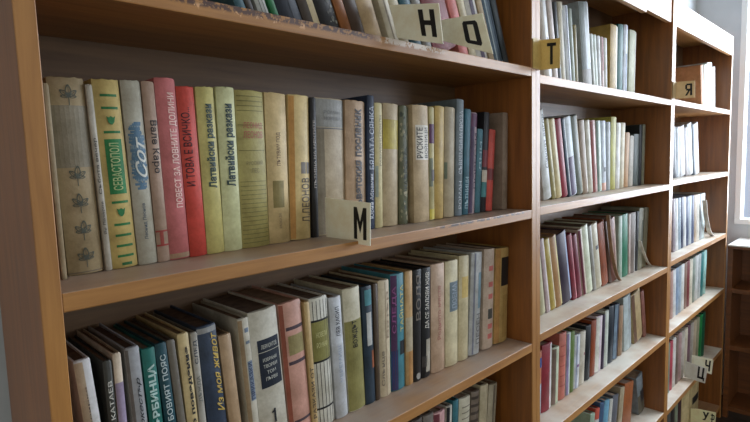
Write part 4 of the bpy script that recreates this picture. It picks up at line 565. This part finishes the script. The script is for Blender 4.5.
 (2.1317, 0.04, -0.262, 0.0336, 0.1999, 0.125, -5.4, (40, 52, 84), None, 0.35, "dark navy book, fourth from left on far bookcase's third shelf", 'books on the third shelf of the far bookcase', 'book', {}),
 (2.1664, 0.04, -0.262, 0.0345, 0.1993, 0.125, -5.09, (206, 210, 214), None, 0.35, "white slim book, fifth from left on far bookcase's third shelf", 'books on the third shelf of the far bookcase', 'book', {}),
 (2.2019, 0.04, -0.262, 0.0354, 0.1987, 0.125, -4.75, (50, 66, 100), None, 0.35, "navy-blue book, sixth from left on far bookcase's third shelf", 'books on the third shelf of the far bookcase', 'book', {}),
 (2.2383, 0.04, -0.262, 0.0364, 0.1981, 0.125, -4.37, (176, 186, 196), None, 0.35, "silver book, seventh from left on far bookcase's third shelf", 'books on the third shelf of the far bookcase', 'book', {}),
 (2.2755, 0.04, -0.262, 0.0374, 0.1975, 0.125, -3.97, (44, 60, 96), None, 0.35, "deep blue book, eighth from left on far bookcase's third shelf", 'books on the third shelf of the far bookcase', 'book', {}),
 (2.3136, 0.04, -0.262, 0.0384, 0.1969, 0.125, -3.53, (170, 150, 130), None, 0.35, "tan book, ninth from left on far bookcase's third shelf", 'books on the third shelf of the far bookcase', 'book', {}),
 (2.3527, 0.04, -0.262, 0.0394, 0.1963, 0.125, -3.05, (204, 200, 190), None, 0.35, "pale cream book, tenth from left on far bookcase's third shelf", 'books on the third shelf of the far bookcase', 'book', {}),
 (2.3928, 0.04, -0.262, 0.0405, 0.1956, 0.125, -2.53, (140, 146, 150), None, 0.35, "grey slim book, eleventh from left on far bookcase's third shelf", 'books on the third shelf of the far bookcase', 'book', {}),
 (2.4339, 0.04, -0.262, 0.0417, 0.195, 0.125, -1.96, (190, 204, 206), None, 0.35, "light mint book, twelfth from left on far bookcase's third shelf", 'books on the third shelf of the far bookcase', 'book', {}),
 (2.0153, 0.04, -0.517, 0.0329, 0.1845, 0.125, -2.46, (176, 140, 130), None, 0.35, "pinkish book, first from left on far bookcase's fourth shelf", 'books on the fourth shelf of the far bookcase', 'book', {}),
 (2.049, 0.04, -0.517, 0.0337, 0.1851, 0.125, -2.17, (210, 212, 214), None, 0.35, "white book, second from left on far bookcase's fourth shelf", 'books on the fourth shelf of the far bookcase', 'book', {}),
 (2.0834, 0.04, -0.517, 0.0346, 0.1858, 0.125, -1.86, (130, 150, 176), None, 0.35, "blue-grey book, third from left on far bookcase's fourth shelf", 'books on the fourth shelf of the far bookcase', 'book', {}),
 (2.1187, 0.04, -0.517, 0.0355, 0.1865, 0.125, -1.53, (150, 166, 180), None, 0.35, "silver-blue book, fourth from left on far bookcase's fourth shelf", 'books on the fourth shelf of the far bookcase', 'book', {}),
 (2.1548, 0.04, -0.517, 0.0364, 0.1872, 0.125, -1.17, (206, 208, 206), None, 0.35, "white slim book, fifth from left on far bookcase's fourth shelf", 'books on the fourth shelf of the far bookcase', 'book', {}),
 (2.1918, 0.04, -0.517, 0.0373, 0.188, 0.125, -0.78, (130, 100, 86), None, 0.35, "brown book, sixth from left on far bookcase's fourth shelf", 'books on the fourth shelf of the far bookcase', 'book', {}),
 (2.2296, 0.04, -0.517, 0.0382, 0.1887, 0.125, -0.36, (120, 50, 54), None, 0.35, "dark red book, seventh from left on far bookcase's fourth shelf", 'books on the fourth shelf of the far bookcase', 'book', {}),
 (2.2685, 0.04, -0.517, 0.0392, 0.1895, 0.125, 0.09, (204, 198, 180), None, 0.35, "pale cream book, eighth from left on far bookcase's fourth shelf", 'books on the fourth shelf of the far bookcase', 'book', {}),
 (2.3083, 0.04, -0.517, 0.0402, 0.1904, 0.125, 0.58, (130, 140, 130), None, 0.35, "grey-green book, ninth from left on far bookcase's fourth shelf", 'books on the fourth shelf of the far bookcase', 'book', {}),
 (2.349, 0.04, -0.517, 0.0412, 0.1913, 0.125, 1.11, (190, 192, 192), None, 0.35, "pale grey book, tenth from left on far bookcase's fourth shelf", 'books on the fourth shelf of the far bookcase', 'book', {}),
 (2.3908, 0.04, -0.517, 0.0423, 0.1922, 0.125, 1.68, (170, 176, 178), None, 0.35, "light grey book, eleventh from left on far bookcase's fourth shelf", 'books on the fourth shelf of the far bookcase', 'book', {}),
 (2.4337, 0.04, -0.517, 0.0434, 0.1931, 0.125, 2.29, (40, 110, 110), None, 0.35, "teal book, twelfth from left on far bookcase's fourth shelf", 'books on the fourth shelf of the far bookcase', 'book', {}),
 (2.4777, 0.04, -0.517, 0.0452, 0.1942, 0.125, 2.95, (150, 190, 184), None, 0.35, "white-edged teal book, thirteenth from left on far bookcase's fourth shelf", 'books on the fourth shelf of the far bookcase', 'book', {}),
 (1.9888, 0.04, -0.802, 0.0351, 0.1927, 0.125, 0.84, (120, 140, 130), None, 0.35, "grey-green book, first from left on far bookcase's fifth shelf", 'books on the fifth shelf of the far bookcase', 'book', {}),
 (2.0245, 0.04, -0.802, 0.0357, 0.1929, 0.125, 1.03, (180, 70, 84), None, 0.35, "rose-red book, second from left on far bookcase's fifth shelf", 'books on the fifth shelf of the far bookcase', 'book', {}),
 (2.0608, 0.04, -0.802, 0.0366, 0.1932, 0.125, 1.24, (206, 204, 200), None, 0.35, "white book, third from left on far bookcase's fifth shelf", 'books on the fifth shelf of the far bookcase', 'book', {}),
 (2.098, 0.04, -0.802, 0.0375, 0.1934, 0.125, 1.46, (120, 100, 90), None, 0.35, "brown book, fourth from left on far bookcase's fifth shelf", 'books on the fifth shelf of the far bookcase', 'book', {}),
 (2.1362, 0.04, -0.802, 0.0385, 0.1936, 0.125, 1.7, (170, 140, 140), None, 0.35, "mauve-pink book, fifth from left on far bookcase's fifth shelf", 'books on the fifth shelf of the far bookcase', 'book', {}),
 (2.1753, 0.04, -0.802, 0.0395, 0.1939, 0.125, 1.96, (176, 168, 160), None, 0.35, "pale grey book, sixth from left on far bookcase's fifth shelf", 'books on the fifth shelf of the far bookcase', 'book', {}),
 (2.2154, 0.04, -0.802, 0.0406, 0.1942, 0.125, 2.24, (190, 180, 160), None, 0.35, "cream book, seventh from left on far bookcase's fifth shelf", 'books on the fifth shelf of the far bookcase', 'book', {}),
 (2.2566, 0.04, -0.802, 0.0417, 0.1945, 0.125, 2.55, (110, 80, 90), None, 0.35, "plum book, eighth from left on far bookcase's fifth shelf", 'books on the fifth shelf of the far bookcase', 'book', {}),
 (2.2989, 0.04, -0.802, 0.0428, 0.1948, 0.125, 2.88, (150, 144, 134), None, 0.35, "stone-grey book, ninth from left on far bookcase's fifth shelf", 'books on the fifth shelf of the far bookcase', 'book', {}),
 (2.3424, 0.04, -0.802, 0.044, 0.1951, 0.125, 3.25, (176, 160, 136), None, 0.35, "light sand book, tenth from left on far bookcase's fifth shelf", 'books on the fifth shelf of the far bookcase', 'book', {}),
 (2.387, 0.04, -0.802, 0.0452, 0.1954, 0.125, 3.64, (140, 136, 110), None, 0.35, "olive-cream book, eleventh from left on far bookcase's fifth shelf", 'books on the fifth shelf of the far bookcase', 'book', {}),
 (2.4328, 0.04, -0.802, 0.0464, 0.1958, 0.125, 4.07, (20, 120, 60), None, 0.35, "bright green book, twelfth from left on far bookcase's fifth shelf", 'books on the fifth shelf of the far bookcase', 'book', {}),
 (2.48, 0.04, -0.802, 0.049, 0.1962, 0.125, 4.53, (16, 84, 60), None, 0.35, "dark green book, thirteenth from left on far bookcase's fifth shelf", 'books on the fifth shelf of the far bookcase', 'book', {}),
 (2.0046, 0.04, -1.08, 0.0501, 0.2061, 0.125, 0.22, (80, 84, 84), None, 0.35, "dark grey book, first from left on far bookcase's lowest shelf", 'books on the lowest shelf of the far bookcase', 'book', {}),
 (2.0586, 0.04, -1.08, 0.0481, 0.2036, 0.125, 0.18, (50, 44, 44), None, 0.35, "black-brown book, second from left on far bookcase's lowest shelf", 'books on the lowest shelf of the far bookcase', 'book', {}),
 (2.1107, 0.04, -1.08, 0.0362, 0.2014, 0.125, 0.15, (130, 140, 120), None, 0.35, "pale green book, third from left on far bookcase's lowest shelf", 'books on the lowest shelf of the far bookcase', 'book', {}),
 (2.151, 0.04, -1.08, 0.0442, 0.1993, 0.125, 0.13, (66, 40, 44), None, 0.35, "dark red-black book, fourth from left on far bookcase's lowest shelf", 'books on the lowest shelf of the far bookcase', 'book', {}),
 (2.2022, 0.04, -1.08, 0.1169, 0.195, 0.125, 0.1, (196, 176, 130), None, 0.35, "broad cream book, fifth from left on far bookcase's lowest shelf", 'books on the lowest shelf of the far bookcase', 'book', {}),
 (2.3237, 0.04, -1.08, 0.1381, 0.1887, 0.125, 0.07, (190, 170, 126), None, 0.35, "cream book with a dark label, sixth from left on far bookcase's lowest shelf", 'books on the lowest shelf of the far bookcase', 'book', {'bands': [(0.2, 0.9, 0.55, 0.72, (40, 40, 40))]}),
]
CARDS = [('М', 0.378, [(0.072, 0.0634), (-0.0261, 0.0586), (-0.0233, -0.0022), (0.072, -0.0004)], (0.66, 0.93, 0.12, 0.87), (236, 230, 208), 'pale card with the letter M jutting from the second shelf', None), ('Н', 0.5, [(0.04, 0.3621), (-0.0576, 0.3431), (-0.0645, 0.2836), (0.0257, 0.3084)], (0.58, 0.9, 0.15, 0.85), (236, 230, 208), 'pale card with the letter H hanging over the top shelf edge', None), ('О', 0.62, [(0.0303, 0.3563), (-0.0532, 0.3503), (-0.0731, 0.282), (0.0268, 0.3201)], (0.5, 0.84, 0.15, 0.84), (230, 224, 202), 'pale card with the letter O beside the H card', None), ('Т', 0.918, [(-0.0012, 0.3574), (-0.0432, 0.3537), (-0.0434, 0.2939), (-0.0012, 0.2959)], (0.33, 0.8, 0.15, 0.87), (222, 192, 116), 'mustard card with the letter T folded round the upright', 0.0345), ('Я', 1.8535, [(-0.0019, 0.3471), (-0.0578, 0.3449), (-0.0592, 0.29), (-0.001, 0.2914)], (0.5, 0.86, 0.15, 0.85), (222, 196, 152), 'tan card with a backwards R letter on the upright of the far bookcase', 0.034), ('Ч', 2.3, [(0.036, -0.7357), (-0.0421, -0.7379), (-0.0371, -0.8008), (0.036, -0.7906)], (0.65, 0.9, 0.15, 0.9), (236, 232, 206), 'cream card with a letter like a 4, upper of the crossed pair', None), ('Ц', 2.2, [(0.036, -0.7319), (-0.0439, -0.7423), (-0.0369, -0.8059), (0.036, -0.7997)], (0.6, 0.93, 0.1, 0.95), (210, 212, 206), 'grey card with a U-like letter, lower of the crossed pair', None), ('У', 2.31, [(0.036, -0.9735), (-0.0375, -0.9631), (-0.0329, -1.1285), (0.036, -1.1447)], (0.6, 0.92, 0.75, 0.965), (236, 228, 186), 'cream card with a Y-like letter on the lowest shelf of the far bookcase', None), ('Ф', 2.37, [(0.036, -0.9953), (-0.0432, -0.9881), (-0.0385, -1.1521), (0.036, -1.1704)], (0.72, 0.95, 0.72, 0.95), (236, 228, 190), 'cream card mostly hidden behind the lowest letter card', None)]

for i, rec in enumerate(BOOKS): build_book(i, rec)

# ---------------------------------------------------------------- letter cards
def strokes(*qs):
    vs, fs = [], []
    for q in qs:
        fs.append(tuple(range(len(vs), len(vs)+len(q)))); vs += list(q)
    return vs, fs
def rc(x0, x1, y0, y1): return [(x0, y0), (x1, y0), (x1, y1), (x0, y1)]
BLOCK = {
    'М': strokes(rc(0, .26, 0, 1), rc(.74, 1, 0, 1), [(.26, 1), (.26, .62), (.5, .18), (.5, .55)], [(.74, 1), (.5, .55), (.5, .18), (.74, .62)]),
    'Н': strokes(rc(0, .3, 0, 1), rc(.7, 1, 0, 1), rc(.3, .7, .42, .6)),
    'О': strokes([(0, .1), (.1, 0), (.3, .16), (.3, .84), (.1, 1), (0, .9)], [(1, .1), (1, .9), (.9, 1), (.7, .84), (.7, .16), (.9, 0)], [(.1, 0), (.9, 0), (.7, .16), (.3, .16)], [(.1, 1), (.3, .84), (.7, .84), (.9, 1)]),
    'Т': strokes(rc(0, 1, .85, 1), rc(.35, .65, 0, .85)),
    'Я': strokes(rc(.7, 1, 0, 1), rc(.15, .7, .85, 1), rc(0, .28, .55, .9), rc(.15, .7, .42, .57), [(0, 0), (.3, 0), (.7, .42), (.42, .42)]),
    'Ч': strokes(rc(.7, 1, 0, 1), rc(0, .3, .5, 1), rc(.1, .7, .4, .56)),
    'Ц': strokes(rc(0, .26, .18, 1), rc(.6, .86, .18, 1), rc(0, 1, .12, .28), rc(.82, 1, 0, .2)),
    'У': strokes([(0, 1), (.28, 1), (.66, .42), (.42, .32)], [(.72, 1), (1, 1), (.46, 0), (.2, 0)], rc(.05, .46, 0, .13)),
    'Ф': strokes(rc(.4, .62, 0, 1), rc(0, .2, .35, .82), rc(.8, 1, .35, .82), rc(.1, .9, .74, .88), rc(.1, .9, .28, .42)),
}
M_ink = plain('black_ink', (22, 22, 24), .5)
for (ch, X, q, (u0, u1, v0, v1), colr, label, flange) in CARDS:
    t = thing('letter_card', label, 'card', (X, q[3][0], min(p[1] for p in q)), 'letter cards on the shelves')
    off = Matrix.Translation(-t.location)
    th = .0016
    bm = bmesh.new()
    A = [bm.verts.new((X, y, z)) for y, z in q]; Bv = [bm.verts.new((X+th, y, z)) for y, z in q]
    bm.faces.new(A); bm.faces.new(Bv[::-1])
    for k in range(4): bm.faces.new((A[k], Bv[k], Bv[(k+1) % 4], A[(k+1) % 4]))
    bmesh.ops.recalc_face_normals(bm, faces=bm.faces)
    me = bpy.data.meshes.new('plate'); bm.to_mesh(me); bm.free()
    o = link('plate', me, cover_mat(colr, .5, .1), t, .0004); o.matrix_parent_inverse = off
    if flange:
        zs = [p[1] for p in q]
        o = box('flange', (X-flange, X-.0003, q[0][0]-.0012, q[0][0], max(q[3][1], min(zs)), q[0][1]), cover_mat(tuple(int(v*.92) for v in colr), .5, .1), t); o.matrix_parent_inverse = off  # flange tint darkened a little for the shadow of its plate
    g = BLOCK[ch]; vs = []
    for (px, py) in g[0]:
        u, v = u0+px*(u1-u0), v0+py*(v1-v0)
        top = [q[0][k]+(q[1][k]-q[0][k])*u for k in (0, 1)]; bot = [q[3][k]+(q[2][k]-q[3][k])*u for k in (0, 1)]
        vs.append((X-.0004, bot[0]+(top[0]-bot[0])*v, bot[1]+(top[1]-bot[1])*v))
    me = bpy.data.meshes.new('letter'); me.from_pydata(vs, [], g[1])
    o = link('letter', me, M_ink, t); o.matrix_parent_inverse = off

# ---------------------------------------------------------------- loose papers
def bent_sheet(name, label, pts, y0, y1, th, rgb, group=None):
    """a thin booklet curling in the x-z plane: pts run from its foot to its head"""
    bm = bmesh.new(); rows = []
    P = []
    for k in range(len(pts)-1):          # smooth the run of points
        for q in range(4):
            a = pts[max(k-1, 0)]; b = pts[k]; c = pts[k+1]; d = pts[min(k+2, len(pts)-1)]; f = q/4
            P.append(tuple(.5*(2*b[i]+(c[i]-a[i])*f+(2*a[i]-5*b[i]+4*c[i]-d[i])*f*f+(3*b[i]-a[i]-3*c[i]+d[i])*f**3) for i in (0, 1)))
    P.append(pts[-1])
    o0 = P[0]
    for k, (x, z) in enumerate(P):
        a = P[max(k-1, 0)]; b = P[min(k+1, len(P)-1)]; dx, dz = b[0]-a[0], b[1]-a[1]; L = math.hypot(dx, dz); nx, nz = dz/L, -dx/L
        x -= o0[0]; z -= o0[1]
        rows.append([bm.verts.new(v) for v in ((x, y0, z), (x+nx*th, y0, z+nz*th), (x+nx*th, y1, z+nz*th), (x, y1, z))])
    for a, b in zip(rows, rows[1:]):
        for q in range(4): bm.faces.new((a[q], a[(q+1) % 4], b[(q+1) % 4], b[q]))
    bm.faces.new(rows[0][::-1]); bm.faces.new(rows[-1])
    bmesh.ops.recalc_face_normals(bm, faces=bm.faces)
    me = bpy.data.meshes.new(name); bm.to_mesh(me); bm.free(); me.shade_smooth(); me.set_sharp_from_angle(angle=.8)
    o = link(name, me, cover_mat(rgb)); o.location = (o0[0], 0, o0[1]); o['label'] = label; o['category'] = 'booklet'
    return o
bent_sheet('loose_booklet', 'tan curling booklet bent forward before the brown-red book of the third shelf', [(1.5236, -0.2755), (1.4901, -0.2441), (1.4482, -0.1576), (1.4225, -0.062)], 0.046, 0.056, 0.003, (150, 120, 92))
bent_sheet('paper_strip', 'white strip of paper slipping down beside the olive-grey book', [(1.8029, -0.2755), (1.7661, -0.2538), (1.7245, -0.2131), (1.6939, -0.1752)], 0.046, 0.054, 0.0018, (214, 206, 194))
bent_sheet('loose_booklet', 'curled grey brochure drooping at the end of the third shelf by the window', [(2.5373, -0.2615), (2.4742, -0.2323), (2.4174, -0.1662), (2.3852, -0.0918)], 0.018, 0.034, 0.004, (190, 182, 172))
